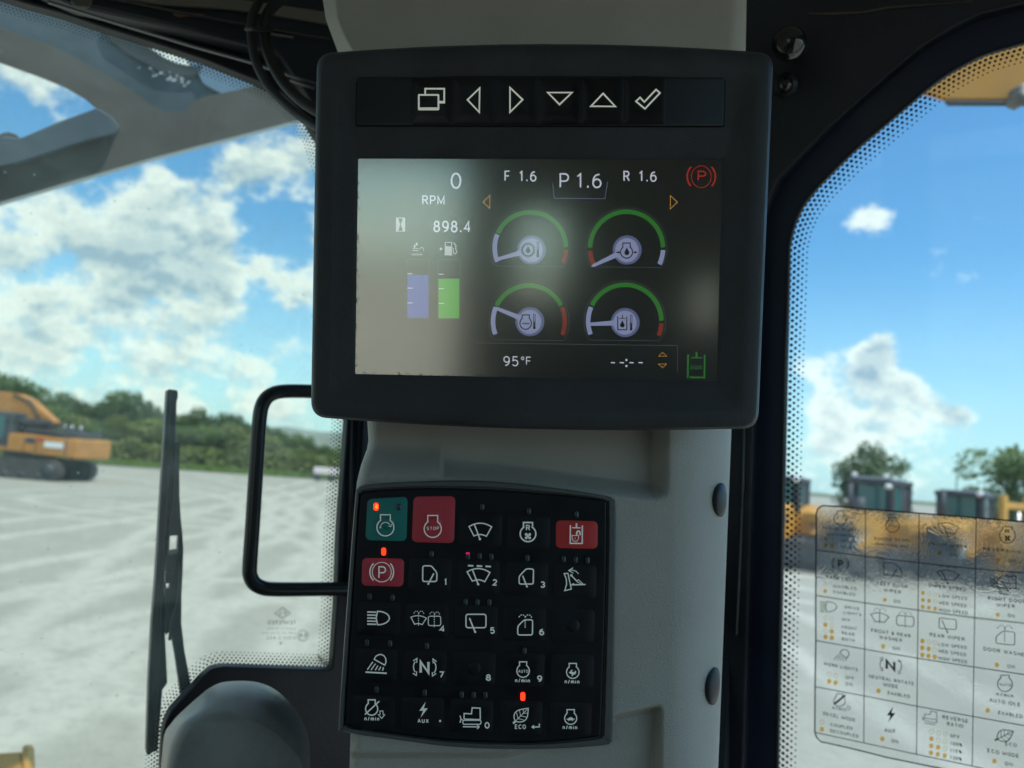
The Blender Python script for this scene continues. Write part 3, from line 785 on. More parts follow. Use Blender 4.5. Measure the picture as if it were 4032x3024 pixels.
prism('boom', [(.3, 1.9), (.9, 2.85), (.2, 3.35), (-.5, 3.85), (-1.2, 4.1), (-2.2, 4.15), (-4.6, 3.4), (-4.5, 2.9), (-2.6, 3.3), (-1.6, 3.0), (-.8, 2.6), (-.4, 2.0)], P3(ec, ax, .1, .25, 0), ax, .55, yellow2, ex, bevel=.04)
tube('boom_cylinder', [P3(ec, ax, -1.6, .25, 1.7), P3(ec, ax, -1.9, .25, 3.5)], .1, steel, ex)
prism('stick', [(-4.3, 3.7), (-4.9, 3.6), (-5.4, 1.0), (-5.1, .9)], P3(ec, ax, 0, .25, 0), ax, .4, yellow2, ex, bevel=.04)
prism('bucket', [(-5.5, 1.1), (-4.9, 1.0), (-4.5, .3), (-5.1, .02), (-5.7, .25)], P3(ec, ax, 0, .25, 0), ax, 1.1, darkm, ex, bevel=.04)
for x in (1.9, 2.25, 2.7): tube('exhaust_cap', [P3(ec, ax, x, -.5, 2.4), P3(ec, ax, x, -.5, 2.72)], .10, steel, ex)
tube('handrail', [P3(ec, ax, .6, -1.3, 2.1), P3(ec, ax, .6, -1.3, 2.75), P3(ec, ax, 2.9, -1.3, 2.6), P3(ec, ax, 2.9, -1.3, 2.1)], .03, darkm, ex, seg=8)
for x in (-.35, .55, 1.15, 2.62): bx('panel_gap', P3(ec, ax, x, -1.355, 1.62), (.035, .02, .72), darkm, ex, ax=ax)
bx('grille', P3(ec, ax, .85, -1.36, 1.85), (.42, .02, .25), darkm, ex, ax=ax); bx('walkway', P3(ec, ax, .3, -1.42, 1.2), (3.2, .22, .06), darkm, ex, ax=ax)
bx('cab_post', P3(ec, ax, -.5, -1.38, 2.35), (.09, .04, 1.2), darkm, ex, ax=ax); tube('hose_line', [P3(ec, ax, .4, -.05, 2.75), P3(ec, ax, -.4, -.05, 3.75), P3(ec, ax, -1.3, -.05, 4.05)], .045, darkm, ex, seg=8)
tube('work_light', [P3(ec, ax, -1.75, -.6, 3.18), P3(ec, ax, -1.85, -.6, 3.18)], .09, whitep, ex, seg=10)
bx('white_marking', P3(ec, ax, 2.05, -1.37, 1.72), (.95, .02, .28), whitep, ex, ax=ax)
bx('red_marking', P3(ec, ax, 1.3, -1.37, 1.95), (.45, .02, .12), redp, ex, ax=ax)

# ---- bulldozers on the right
def dozer(px, D, ang, label, cabh=2.95, unit=False):
    c = gdir(px, D); ax = axes(ang)
    r_ = thing('bulldozer', label, 'bulldozer', c, 'yellow bulldozers parked in a row')
    track(r_, c, ax, 3.6, .95, .55, -1.0); track(r_, c, ax, 3.6, .95, .55, 1.0)
    prism('hood', [(-2.1, .75), (-.2, .75), (-.2, 1.75), (-.5, 1.95), (-1.9, 1.8), (-2.15, 1.6)], c, ax, 1.15, yellow, r_, bevel=.05)
    bx('grille', P3(c, ax, -2.16, 0, 1.25), (.06, .9, .8), darkm, r_, .02, ax=ax)
    prism('fender', [(-.2, .95), (1.7, .95), (1.8, 1.75), (1.2, 1.95), (-.1, 1.7)], c, ax, 2.3, yellow, r_, bevel=.06)
    for u, v in ((-.05, -.62), (-.05, .62), (1.15, -.62), (1.15, .62)): bx('cab_post', P3(c, ax, u, v, 2.22), (.16, .16, cabh - 1.75), darkm, r_, .02, ax=ax)
    for v in (-.62, .62):
        bx('cab_window', P3(c, ax, .32, v, 2.28), (.46, .04, .95), tealg, r_, .01, ax=ax); bx('cab_side', P3(c, ax, .82, v, 2.20), (.54, .05, 1.05), darkm, r_, .01, ax=ax)
    bx('cab_window', P3(c, ax, -.06, 0, 2.3), (.04, .9, .9), tealg, r_, .01, ax=ax)
    bx('cab_back', P3(c, ax, 1.2, 0, 2.2), (.10, 1.2, 1.1), darkm, r_, .01, ax=ax)
    bx('cab_roof', P3(c, ax, .5, 0, cabh - .10), (1.5, 1.45, .16), darkm, r_, .04, ax=ax); bx('roof_panel', P3(c, ax, .35, 0, cabh + .01), (.9, 1.2, .06), silver, r_, .02, ax=ax)
    if unit: bx('cooling_unit', P3(c, ax, 1.45, .1, 2.35), (.5, .9, .75), darkm, r_, .05, ax=ax)
    bx('side_box', P3(c, ax, .1, -1.1, 1.55), (.7, .4, .35), yellow, r_, .04, ax=ax)
    bx('seat', P3(c, ax, .8, 0, 2.1), (.5, .5, .9), darkm, r_, .06, ax=ax)
    prism('blade', [(-2.75, .05), (-2.62, .3), (-2.65, .6), (-2.80, .9), (-2.92, .9), (-2.82, .6), (-2.82, .3)], c, ax, 2.7, mat('blade_steel', (.10, .098, .10), .6, vary=(2, .35)), r_, bevel=.02)
    for v in (-.9, .9): tube('push_arm', [P3(c, ax, -.2, v * 1.45, .4), P3(c, ax, -2.7, v * 1.3, .35)], .09, darkm, r_, seg=8)
    tube('lift_cylinder', [P3(c, ax, -1.7, -.65, 1.5), P3(c, ax, -2.7, -.65, .8)], .07, steel, r_, seg=8)
    tube('exhaust', [P3(c, ax, -1.0, .25, 1.8), P3(c, ax, -1.0, .25, 2.75)], .07, darkm, r_, seg=10)
    tube('work_light', [P3(c, ax, -.35, -.6, 2.75), P3(c, ax, -.2, -.6, 2.75)], .09, whitep, r_, seg=10)
    if unit:
        for v in (-.5, .5): tube('roof_light', [P3(c, ax, -.3, v, cabh + .08), P3(c, ax, -.2, v, cabh + .08)], .08, whitep, r_, seg=10)
        tube('air_cleaner', [P3(c, ax, -1.3, -.2, 1.8), P3(c, ax, -1.3, -.2, 2.35)], .16, darkm, r_, seg=14)
    else: tube('antenna', [P3(c, ax, 1.1, .4, cabh), P3(c, ax, 1.15, .4, cabh + .55)], .02, darkm, r_, seg=6)
    return r_
dozer(3075, 26.5, 55, 'yellow bulldozer seen beside the dotted window edge, leftmost of the row', 2.85)
dozer(3440, 24.5, 40, 'yellow bulldozer with pale cab roof in front of the rounded tree', 2.98, True)
dozer(3785, 25.0, 46, 'yellow bulldozer with dark square cab, third along the row', 2.8)
dozer(4200, 25.5, 38, 'yellow bulldozer at the right end of the row, before the broad tree', 2.75)
lc = gdir(4000, 23.0); ax = axes(-80)
lo = thing('loader_arm', 'upright yellow loader frame standing right of the third bulldozer', 'loader frame', lc)
for v in (-.42, .42): bx('post', P3(lc, ax, 0, v, 1.45), (.22, .16, 2.6), yellow, lo, .03, ax=ax)
bx('cross_beam', P3(lc, ax, 0, 0, 2.45), (.16, 1.0, .2), yellow, lo, .03, ax=ax); bx('base', P3(lc, ax, 0, 0, .3), (1.4, 1.3, .5), darkm, lo, .04, ax=ax)
tube('cylinder', [P3(lc, ax, .1, 0, .5), P3(lc, ax, .1, 0, 2.3)], .07, steel, lo, seg=10)
t_ = thing('white_trailer', 'small pale trailer parked by the grass at the edge of the yard', 'trailer', gdir(1285, 66))
c = ORG[t_.name]; ax = axes(6)
bx('body', P3(c, ax, 0, 0, .85), (2.0, 1.1, .55), mat('trailer_pale', (.72, .62, .62), .5), t_, .05, ax=ax)
for u in (-.6, .6): tube('wheel', [P3(c, ax, u, -.62, .3), P3(c, ax, u, -.45, .3)], .3, darkm, t_, seg=14)
tube('tow_bar', [P3(c, ax, -1.0, 0, .5), P3(c, ax, -1.8, 0, .4)], .05, darkm, t_, seg=8)

# ---- own machine parts outside
y_ = thing('side_step', 'yellow corner of the machine deck below the left window', 'machine deck', at(40, 2985, 1.3))
P = Plane(40, 2960, 1.3, (.1, -.95, .3))
slab('deck_plate', P, [(-300, 2985), (78, 2962), (92, 3020), (96, 3300), (-300, 3300)], 0, .05, yellow, y_, bevel=.004)
slab('post', P, [(84, 2945), (97, 2930), (108, 2950), (112, 3120), (90, 3120)], .004, .03, yellow, y_, bevel=.003)

YB = Plane(3900, 300, 1.25, (-0.35, -.93, -.05))
yb = thing('yellow_bracket', 'yellow steel panel with dark lower edge outside the right window', 'steel panel', YB.o)
slab('panel', YB, [(3670, 375), (3722, 393), (4700, 398), (4700, -500), (3350, -500), (3480, 330)], 0, .012, mat('panel_orange', (.62, .27, .035), .6, vary=(4, .06)), yb, bevel=.004)
slab('lower_edge', YB, [(3722, 394), (4700, 400), (4700, 410), (3735, 408)], .002, .012, darkm, yb, bevel=.002)
b_ = at(4036, 378, 1.20); tube('bolt_head', [b_, b_ + FW * .03], .012, mat('bolt_dull', (.16, .14, .12), .6), yb, seg=6)
b_ = at(4038, 362, 1.21); tube('washer', [b_, b_ + FW * .02], .015, MATS['bolt_dull'], yb, seg=16)

# rain visor and brackets outside the windscreen, upper left
VP = Plane(600, 450, 0.98, (math.sin(R(25)), -math.cos(R(25)), -.25))
vz = thing('roof_guard', 'dull brown guard plate with triangular opening above the windscreen', 'guard plate', VP.o)
low = [(-500, 930), (-150, 848), (0, 797), (600, 622), (1171, 475), (1500, 390), (1700, 340)]
upr = [(1700, 60), (1300, 430), (1013, 335), (930, 355), (842, 373), (790, 385), (747, 411), (735, 432), (715, 443), (660, 440), (608, 424), (525, 361), (380, 272), (200, 178), (0, 108), (-500, -60)]
slab('plate', VP, low + upr, 0, .02, visor, vz, bevel=.003,
     holes=[[(-400, 90), (0, 240), (140, 290), (250, 335), (330, 382), (375, 420), (381, 426), (230, 480), (80, 545), (60, 528), (32, 520), (8, 525), (-20, 545), (-400, 640)]])
slab('cross_bar', VP, rpoly([(-400, 690), (-20, 560), (10, 535), (75, 545), (380, 424), (443, 462), (470, 498), (455, 525), (345, 552), (60, 643), (-40, 660), (-400, 790)], 12), .012, .02, visorb, vz, bevel=.003)
slab('edge_strip', VP, [(-500, 936), (-150, 853), (0, 802), (600, 627), (1171, 480), (1500, 395), (1500, 389), (1171, 474), (600, 621), (0, 796), (-150, 846), (-500, 929)], .004, .03, mat('guard_edge', (.45, .52, .55), .4), vz)
VB = Plane(600, 300, 1.12, (math.sin(R(25)), -math.cos(R(25)), -.25))
vb = thing('canopy_underside', 'blue grey underside of the roof canopy behind the brown guard plate', 'canopy', VB.o)
slab('panel', VB, [(-600, -200), (1700, -200), (1700, 200), (1300, 470), (1013, 385), (842, 413), (760, 440), (715, 475), (650, 470), (600, 455), (515, 395), (375, 305), (200, 212), (0, 142), (-600, -30)], 0, .02, visord, vb,
     holes=[[(556, 158), (600, 172), (700, 200), (812, 235), (812, 246), (780, 256), (740, 257), (700, 250), (650, 228), (610, 202), (575, 176)]])
slab('gusset', VB, rpoly([(700, 200), (1250, 300), (1250, 460), (1013, 335), (880, 372), (800, 330), (780, 285)], 20), .006, .01, mat('gusset_blue', (.20, .30, .42), .45), vb)
slab('dark_rib', VB, rpoly([(400, 100), (560, 150), (600, 200), (690, 252), (760, 262), (800, 250), (790, 290), (740, 300), (640, 290), (520, 220), (440, 165)], 16), .006, .01, mat('rib_dark', (.045, .055, .06), .6), vb)  # darker flat piece across the canopy underside
rnd = random.Random(3); V, Fs = [], []
for i in range(26):
    x_ = 545 + rnd.random() * 200; y = 262 + (x_ - 545) * .33 + rnd.gauss(0, 9); s = rnd.uniform(2, 6)
    p0 = VP.hit(x_, y, .03); k = len(V)
    V += [p0 + RT * s / FPX * 1.6, p0 + UP * s / FPX, p0 - RT * s / FPX * 1.6, p0 - UP * s / FPX]; Fs.append((k, k + 1, k + 2, k + 3))
o = mk('paint_chips', V, Fs, mat('chip_pale', (.6, .66, .68), .5), vz); o['kind'] = 'stuff'

# ================================================================== CAB
def inkmat0(name, col, tr_):
    m = bpy.data.materials.new(name); m.use_nodes = True; t = NT(m.node_tree); t.n.clear()
    d_ = t.node('ShaderNodeBsdfDiffuse'); d_.inputs[0].default_value = (*col, 1); tl = t.node('ShaderNodeBsdfTransparent'); ms = t.node('ShaderNodeMixShader'); ms.inputs[0].default_value = tr_
    t.l.new(d_.outputs[0], ms.inputs[1]); t.l.new(tl.outputs[0], ms.inputs[2]); t.l.new(ms.outputs[0], t.node('ShaderNodeOutputMaterial').inputs[0]); return m
ETCH = inkmat0('etch_grey', (.2, .22, .21), .45)
# windscreen
ws = thing('windscreen', 'tinted front windscreen with dotted black border left of the pillar', 'windscreen', WP.hit(700, 1500))
gl = [WP.w(WP.uv(1560, 1500) + Vector(q)) for q in ((0, -.75), (0, .62), (-.95, .62), (-.95, -.75))]
mk('glass', gl, [(0, 1, 2, 3)], windscreen_m, ws)
Win = [(-400, -160), (-150, -72), (95, 10), (250, 52), (392, 101), (600, 165), (810, 234), (1013, 316), (1110, 366), (1190, 440), (1250, 540), (1310, 720), (1345, 1000), (1366, 1665), (1349, 1906), (1334, 2111), (1325, 2389), (1313, 2560), (1308, 2628), (1296, 2638), (886, 2625), (855, 2628), (829, 2637), (795, 2666), (760, 2706), (712, 2755), (671, 2801), (652, 2840), (639, 2890), (634, 2960), (631, 3024), (628, 3300)]
def offset_inward(contour, dist):
    out = []
    for i, p in enumerate(contour):
        a = Vector(contour[max(i - 1, 0)]); b = Vector(contour[min(i + 1, len(contour) - 1)]); t = (b - a).normalized()
        out.append((p[0] - t.y * dist, p[1] + t.x * dist))
    return out
def frit(name, pl, contour, pitch, rows, rads, step, off, parent, sign, xmin=-60, xmax=4100, ymin=-60, ymax=3090):
    L = [Vector(p) for p in contour]; V, Fs = [], []; s = 0; acc = 0; pts = []
    for a, b in zip(L, L[1:]):
        l = (b - a).length; t = (b - a).normalized()
        while acc < l: pts.append((a + t * acc, Vector((-t.y, t.x)))); acc += pitch / 2
        acc -= l
    # smooth the normals
    for r_ in range(rows):
        for i in range(r_ % 2, len(pts), 2):
            n_ = Vector((0, 0))
            for j in range(max(0, i - 6), min(len(pts), i + 7)): n_ += pts[j][1]
            n_.normalize(); c = pts[i][0] + n_ * sign * (step * (r_ + .25)); q = rads[r_]
            if not (xmin < c.x < xmax and ymin < c.y < ymax): continue
            k = len(V); C0 = pl.hit(c.x, c.y, off); e = (pl.hit(c.x + q, c.y, off) - C0).length
            V += [C0 + (pl.ex * math.cos(6.283 * m_ / 10) + pl.ey * math.sin(6.283 * m_ / 10)) * e for m_ in range(10)]
            Fs.append(tuple(range(k, k + 10)))
    o = mk(name, V, Fs, fritk, parent); o['kind'] = 'stuff'; return o
frit('dot_border', WP, Win, 16, 6, (5.2, 4.9, 4.5, 3.9, 3.2, 2.5), 11.0, .0015, ws, 1)
# etched safety mark, seen from its back
pr = Print(WP, .0022)
pr.L(W3, 5, [(1708, 338), (1758, 300), (1808, 338), (1758, 376)], closed=True); pr.L(W3, 4, [(1724, 338), (1758, 312), (1792, 338), (1758, 364)], closed=True)
pr.T(W3, 'RS', 1738, 348, 1778, 350, 20, .03, mirror=True)
pr.T(W3, 'TEMPERED', 1665, 408, 1842, 410, 26, .02, mirror=True)
pr.T(W3, 'SAFETY GLASS', 1660, 441, 1840, 442, 15, 0, mirror=True)
pr.T(W3, '43R-00 2046 003', 1630, 470, 1840, 470, 15, 0, mirror=True)
pr.T(W3, 'M304 D AS2', 1660, 502, 1840, 502, 22, .01, mirror=True)
pr.T(W3, '8', 1737, 534, 1755, 534, 18, .03, mirror=True)
pr.A(W3, 3, 1885, 478, 36, 36, 0, 360); pr.A(W3, 3, 1885, 478, 28, 28, 0, 360); pr.T(W3, 'E8', 1862, 488, 1908, 488, 24, .03, mirror=True)
pr.done('etched_mark', ETCH, ws)
# black cab frame round the windscreen
wf = thing('cab_front_panel', 'black painted cab panel around the front windscreen', 'cab frame', WP.hit(1450, 2700))
slab('frame', WP, Win + [(1640, 3300), (1640, -520), (-400, -520)], .012, .011, framek, wf, bevel=.0012)
tube('frame_rib', [WP.hit(*p, .016) for p in ((1425, 1640), (1412, 1950), (1398, 2300), (1386, 2700))], .0016, glossk, wf, seg=8)
tube('frame_rib', [WP.hit(*p, .016) for p in ((1392, 1640), (1384, 1950), (1375, 2300))], .0016, glossk, wf, seg=8)
# roof beam with beige liner and clips, upper left
rb = thing('roof_beam', 'black roof beam with beige liner strip above the windscreen', 'roof beam', WP.hit(900, 60, .03))
slab('beam', WP, [(90, -520), (1640, -520), (1640, 560), (1240, 420), (1100, 210), (700, 110), (300, 20), (90, -70)], .030, .017, framek, rb, bevel=.003)
slab('liner_strip', WP, [(460, -60), (900, -10), (1400, 60), (1400, 112), (1090, 60), (900, 34), (640, 18), (470, -8)], .034, .0035, beige, rb, bevel=.001)
slab('lower_lip', WP, [(186, 0), (200, 2), (420, 72), (760, 175), (980, 236), (1260, 330), (1260, 337), (980, 243), (760, 182), (420, 79), (190, 8)], .033, .003, wiperg, rb)
slab('ridge', WP, [(300, -40), (700, 42), (1100, 118), (1300, 150), (1300, 154), (1100, 122), (700, 46), (300, -34)], .034, .003, rimp, rb)
slab('cap_plug', WP, rpoly([(280, -40), (360, -40), (365, 5), (345, 26), (300, 22), (280, 2)], 8), .033, .004, mat('plug_brown', (.10, .095, .08), .6), rb, bevel=.001)
slab('rust_mark', WP, [(680, 48), (700, 44), (745, 50), (800, 56), (808, 62), (760, 62), (705, 66), (686, 60)], .0315, .001, mat('rust', (.22, .12, .07), .8), rb)
slab('clip', WP, rpoly([(1068, 130), (1156, 143), (1155, 150), (1067, 137)], 2), .034, .003, steel, rb)
slab('clip', WP, rpoly([(1145, 308), (1240, 342), (1240, 349), (1143, 315)], 2), .034, .003, wiperg, rb)

# door-side frame, seal and window
Rin = [(5200, -60), (4700, 20), (4300, 90), (4032, 170), (3886, 212), (3810, 248), (3736, 290), (3655, 348), (3580, 412), (3470, 505), (3357, 601), (3223, 735), (3162, 813), (3128, 891), (3110, 970), (3104, 1153), (3094, 1406), (3088, 1659), (3082, 1950), (3078, 2200), (3070, 2544), (3062, 3024), (3058, 3300)]
Rout = [(5200, -300), (4700, -190), (4300, -90), (4032, 10), (3858, 52), (3800, 80), (3747, 108), (3635, 175), (3515, 275), (3385, 390), (3270, 492), (3156, 607), (3062, 707), (3000, 850), (2985, 970), (2982, 1153), (2975, 1406), (2970, 1659), (2960, 1950), (2950, 2200), (2938, 2544), (2925, 3024), (2920, 3300)]
dw = thing('door_window', 'side window with dotted black border, right of the pillar', 'window', RP.hit(3600, 1500))
gl = [RP.hit(x, y) for x, y in ((3000, 3320), (4700, 3320), (4700, -300), (3000, -300))]
mk('glass', gl, [(0, 1, 2, 3)], doorglass_m, dw)
frit('dot_border', RP, Rin[1:], 24.0, 5, (7.8, 7.1, 6.2, 5.0, 3.6), 16.2, .0015, dw, -1)
slab('seal', RP, Rin + Rout[::-1], .0075, .006, sealk, dw, bevel=.0015)
tube('seal_lip', [RP.hit(*p, .0082) for p in cr(Rin[2:], 3, False)], .0008, rimp, dw, seg=8)
df = thing('cab_corner_panel', 'black corner panel between the pillar and the side window', 'cab frame', RP.hit(2930, 2000, .02))
slab('frame', RP, Rout + [(2700, 3300), (2700, -520), (5200, -520)], .020, .018, framek, df, bevel=.002)
tube('trim_line', [RP.hit(*p, .021) for p in ((2932, 1600), (2926, 1900), (2912, 2250), (2900, 2500))], .0007, wiperg, df, seg=6)
V, Fs = [], []
slab('weld_seam', RP, [(3180, 52), (3400, 44), (3490, 26), (3790, 8), (3830, 2), (3830, 6), (3500, 32), (3410, 50), (3290, 58), (3180, 56)], .0215, .001, mat('seam', (.09, .075, .06), .7), df)

def sphere(name, c, r_, m, parent, sx=1, sy=1, sz=1, ax=None, seg=28, half=False):
    ax = ax or (Vector((1, 0, 0)), Vector((0, 1, 0)), Vector((0, 0, 1))); V, Fs = [], []; c = Vector(c); rg = seg // 2
    for i in range(rg + 1):
        th = math.pi * i / rg * (.5 if half else 1)
        for j in range(seg):
            ph = 2 * math.pi * j / seg
            V.append(c + ax[0] * r_ * sx * math.sin(th) * math.cos(ph) + ax[1] * r_ * sy * math.sin(th) * math.sin(ph) + ax[2] * r_ * sz * math.cos(th))
    for i in range(rg):
        for j in range(seg): k = (j + 1) % seg; Fs.append((i * seg + j, (i + 1) * seg + j, (i + 1) * seg + k, i * seg + k))
    return mk(name, V, Fs, m, parent, smooth=True)
kb = thing('coat_knob', 'shiny black round knob above the monitor on the corner frame', 'knob', at(3105, 185, .50))
sphere('ball', at(3108, 172, .50), 66 * .50 / FPX, knobm, kb)
p0 = at(3108, 172, .50); tube('stem', [p0, RP.hit(3108, 172, .018)], .006, knobm, kb)
kb = thing('plug_button', 'small dark round plug below the shiny knob', 'plug', at(3090, 335, .53))
q_ = RP.hit(3092, 335, .024); sphere('cap', q_, .0058, knobm, kb); tube('flange', [RP.hit(3092, 335, .0205), RP.hit(3092, 335, .0235)], .009, framek, kb, seg=20)

# printed key guide stuck on the side window
dc = thing('decal_sheet', 'clear film sticker on the side window explaining the keypad symbols', 'sticker', RP.hit(3500, 2500, -.003))
dm = bpy.data.materials.new('clear_film'); dm.use_nodes = True; t = NT(dm.node_tree); t.n.clear()
gs = t.node('ShaderNodeBsdfRefraction'); gs.inputs['Roughness'].default_value = .015; gs.inputs['IOR'].default_value = 1.42; gs.inputs[0].default_value = (.985, .99, .985, 1)
tr = t.node('ShaderNodeBsdfTransparent'); g = t.node('ShaderNodeNewGeometry')
n = t.noise(g.outputs['Position'], 46, 5, .6, .9); n2 = t.noise(g.outputs['Position'], 170, 3, .5)
bp = t.node('ShaderNodeBump'); bp.inputs['Strength'].default_value = 1; bp.inputs['Distance'].default_value = .00034
t.l.new(t.math('ADD', n, t.math('MULTIPLY', n2, .12)), bp.inputs['Height']); t.l.new(bp.outputs[0], gs.inputs['Normal'])
gg = t.node('ShaderNodeBsdfGlossy'); gg.inputs['Roughness'].default_value = .1; t.l.new(bp.outputs[0], gg.inputs['Normal'])
ms = t.node('ShaderNodeMixShader'); ms.inputs[0].default_value = .03; t.l.new(gs.outputs[0], ms.inputs[1]); t.l.new(gg.outputs[0], ms.inputs[2])
df_ = t.node('ShaderNodeBsdfTranslucent'); df_.inputs[0].default_value = (.9, .9, .85, 1)
m2 = t.node('ShaderNodeMixShader'); m2.inputs[0].default_value = .035; t.l.new(ms.outputs[0], m2.inputs[1]); t.l.new(df_.outputs[0], m2.inputs[2])
t.l.new(m2.outputs[0], t.node('ShaderNodeOutputMaterial').inputs[0])
# sheet outline follows the printed border
top = [D1(p) for p in ((300, 136), (560, 150), (860, 180), (1200, 205), (1659, 243))] + [D3(p) for p in ((800, 128), (1433, 180))] + [(4300, 2080), (4420, 2092)]
bot = [(4420, 3170), (4300, 3140), D2((1445, 1632)), D2((1000, 1540)), D2((560, 1430)), D2((290, 1370))]
left = [D2((240, 1362)), D2((190, 1312)), D2((168, 1250)), D2((172, 700)), D2((180, 200)), D1((205, 1400)), D1((208, 900)), D1((212, 250)), D1((228, 185)), D1((265, 150))]
border = top + bot + left
slab('film', RP, border, .0030, .0006, dm, dc)
def inkmat(name, col, k, lo=1.0):
    """thin ink on clear film: lets some light through in its own colour"""
    m = bpy.data.materials.new(name); m.use_nodes = True; t = NT(m.node_tree); t.n.clear()
    d_ = t.node('ShaderNodeBsdfDiffuse'); d_.inputs[0].default_value = (*col, 1)
    tl = t.node('ShaderNodeBsdfTransparent'); tl.inputs[0].default_value = (*[c * lo for c in col], 1)
    ms = t.node('ShaderNodeMixShader'); ms.inputs[0].default_value = k
    t.l.new(d_.outputs[0], ms.inputs[1]); t.l.new(tl.outputs[0], ms.inputs[2]); t.l.new(ms.outputs[0], t.node('ShaderNodeOutputMaterial').inputs[0]); return m
ink = inkmat('decal_ink', (.02, .02, .03), .16); inkg = inkmat('decal_ink_grey', (.50, .52, .46), .85); orange = inkmat('decal_orange', (.95, .52, .08), .85)
OF = .0046
pr = Print(RP, OF); pr.L(PXC, 5.5, border, closed=True)
L1 = lambda a, b, w=3.2: pr.L(PXC, w, [a, b])
for a, b in (((3408.5, 2005), (3401, 2925)), ((3619, 2022), (3608.5, 2970)), ((3844, 2040), (3828, 3016))): L1(a, b, 3.4)
for pts in ([(3216, 2166), (3408, 2191), (3618, 2216), (3844, 2240), (4032, 2256), (4420, 2290)], [(3212, 2522), (3403, 2556), (3615, 2592), (3840, 2627), (4032, 2656), (4420, 2712)],
            [(3210, 2704), (3403, 2740), (3612, 2781), (3836, 2822), (4032, 2857), (4420, 2925)], [(3211, 2884), (3401, 2925), (3608, 2970), (3828, 3016), (4032, 3062), (4420, 3140)]):
    pr.L(PXC, 3.6, pts)
pr.done('grid_lines', ink, dc)
pr = Print(RP, OF); pr.L(PXC, 7, [(3214, 2345), (3407, 2374), (3617, 2403), (3843, 2433), (4032, 2454), (4420, 2500)]); pr.done('grid_band', inkg, dc)
pr = Print(RP, OF)
def DT(c, s, x0, y0, x1, y1, h, bold=.018): pr.T(c, s, x0 - 2, y0, x1 + 2, y1, h + 3, bold + .012)
# row 1
engine(pr, D1, 527, 310, 82, 9, 78, .5, 1.35); pr.A(D1, 8, 527, 310, 44, 42, 170, 30); pr.L(D1, 8, [(572, 262), (586, 305), (545, 312)])
DT(D1, 'ENGINE START/', 298, 440, 768, 480, 30); DT(D1, 'IGNITION ON', 342, 522, 716, 556, 30); DT(D1, 'IGN ON', 536, 604, 742, 626, 25); DT(D1, 'START', 540, 690, 718, 708, 25)
engine(pr, D1, 1208, 398, 88, 10, 86, .55, 1.25); DT(D1, 'STOP', 1148, 410, 1270, 420, 24)
DT(D1, 'ENGINE STOP/', 975, 582, 1440, 612, 34); DT(D1, 'IGNITION OFF', 985, 655, 1425, 692, 34)
screenfan(pr, D3, 10, (302, 210), (582, 258), (362, 328), (518, 345), 38, 12); pr.L(D3, 11, [(358, 196), (445, 372)]); pr.O(D3, 445, 372, 9)
DT(D3, 'FRONT WIPER', 190, 484, 688, 528, 34); DT(D3, 'ON', 460, 632, 548, 640, 40)
engine(pr, D3, 1217, 360, 102, 11, 100, .6, 1.15); DT(D3, 'R', 1187, 330, 1243, 334, 50, .04); fan4(pr, D3, 1217, 395, 44)
DT(D3, 'REVERSING FAN', 898, 552, 1600, 615, 38); DT(D3, 'ON', 1230, 703, 1322, 712, 38)
# row 2
DT(D1, 'P', 495, 945, 565, 950, 100, .03); pr.A(D1, 13, 530, 890, 108, 105, 140, 222); pr.A(D1, 13, 520, 890, 112, 108, 42, -40); pr.A(D1, 4, 525, 890, 76, 74, 0, 360)
DT(D1, 'PARK LOCK', 345, 1085, 718, 1138, 38); DT(D1, 'DISABLED', 440, 1205, 738, 1238, 34); DT(D1, 'ENABLED', 440, 1280, 722, 1318, 34)
pr.L(D1, 11, rpoly([(1095, 880), (1230, 885), (1330, 980), (1325, 1060), (1095, 1035)], 20), closed=True); pr.L(D1, 12, [(1268, 965), (1190, 1080)])
DT(D1, 'LEFT DOOR', 1010, 1172, 1405, 1222, 42); DT(D1, 'WIPER', 1095, 1258, 1318, 1290, 42); DT(D1, 'ON', 1225, 1405, 1308, 1415, 42)
for x in (315, 408, 497): pr.L(D3, 10, [(x, 758 + (x - 315) * .11), (x + 60, 765 + (x - 315) * .11)])
screenfan(pr, D3, 11, (297, 835), (586, 875), (366, 940), (512, 958), 40, 12); pr.L(D3, 12, [(355, 825), (438, 985)]); pr.O(D3, 440, 985, 12)
DT(D3, 'WIPER SPEED', 185, 1032, 682, 1090, 40); DT(D3, 'LOW SPEED', 328, 1165, 690, 1205, 40); DT(D3, 'MED SPEED', 328, 1258, 682, 1300, 40); DT(D3, 'HIGH SPEED', 325, 1350, 698, 1395, 40)
pr.L(D3, 11, rpoly([(1150, 882), (1328, 890), (1326, 1058), (1084, 1040), (1084, 945)], 24), closed=True); pr.L(D3, 12, [(1140, 955), (1222, 1082)]); pr.O(D3, 1222, 1083, 12)
DT(D3, 'RIGHT DOOR', 962, 1200, 1460, 1250, 46); DT(D3, 'WIPER', 1075, 1290, 1312, 1312, 46); DT(D3, 'ON', 1222, 1425, 1308, 1435, 44)
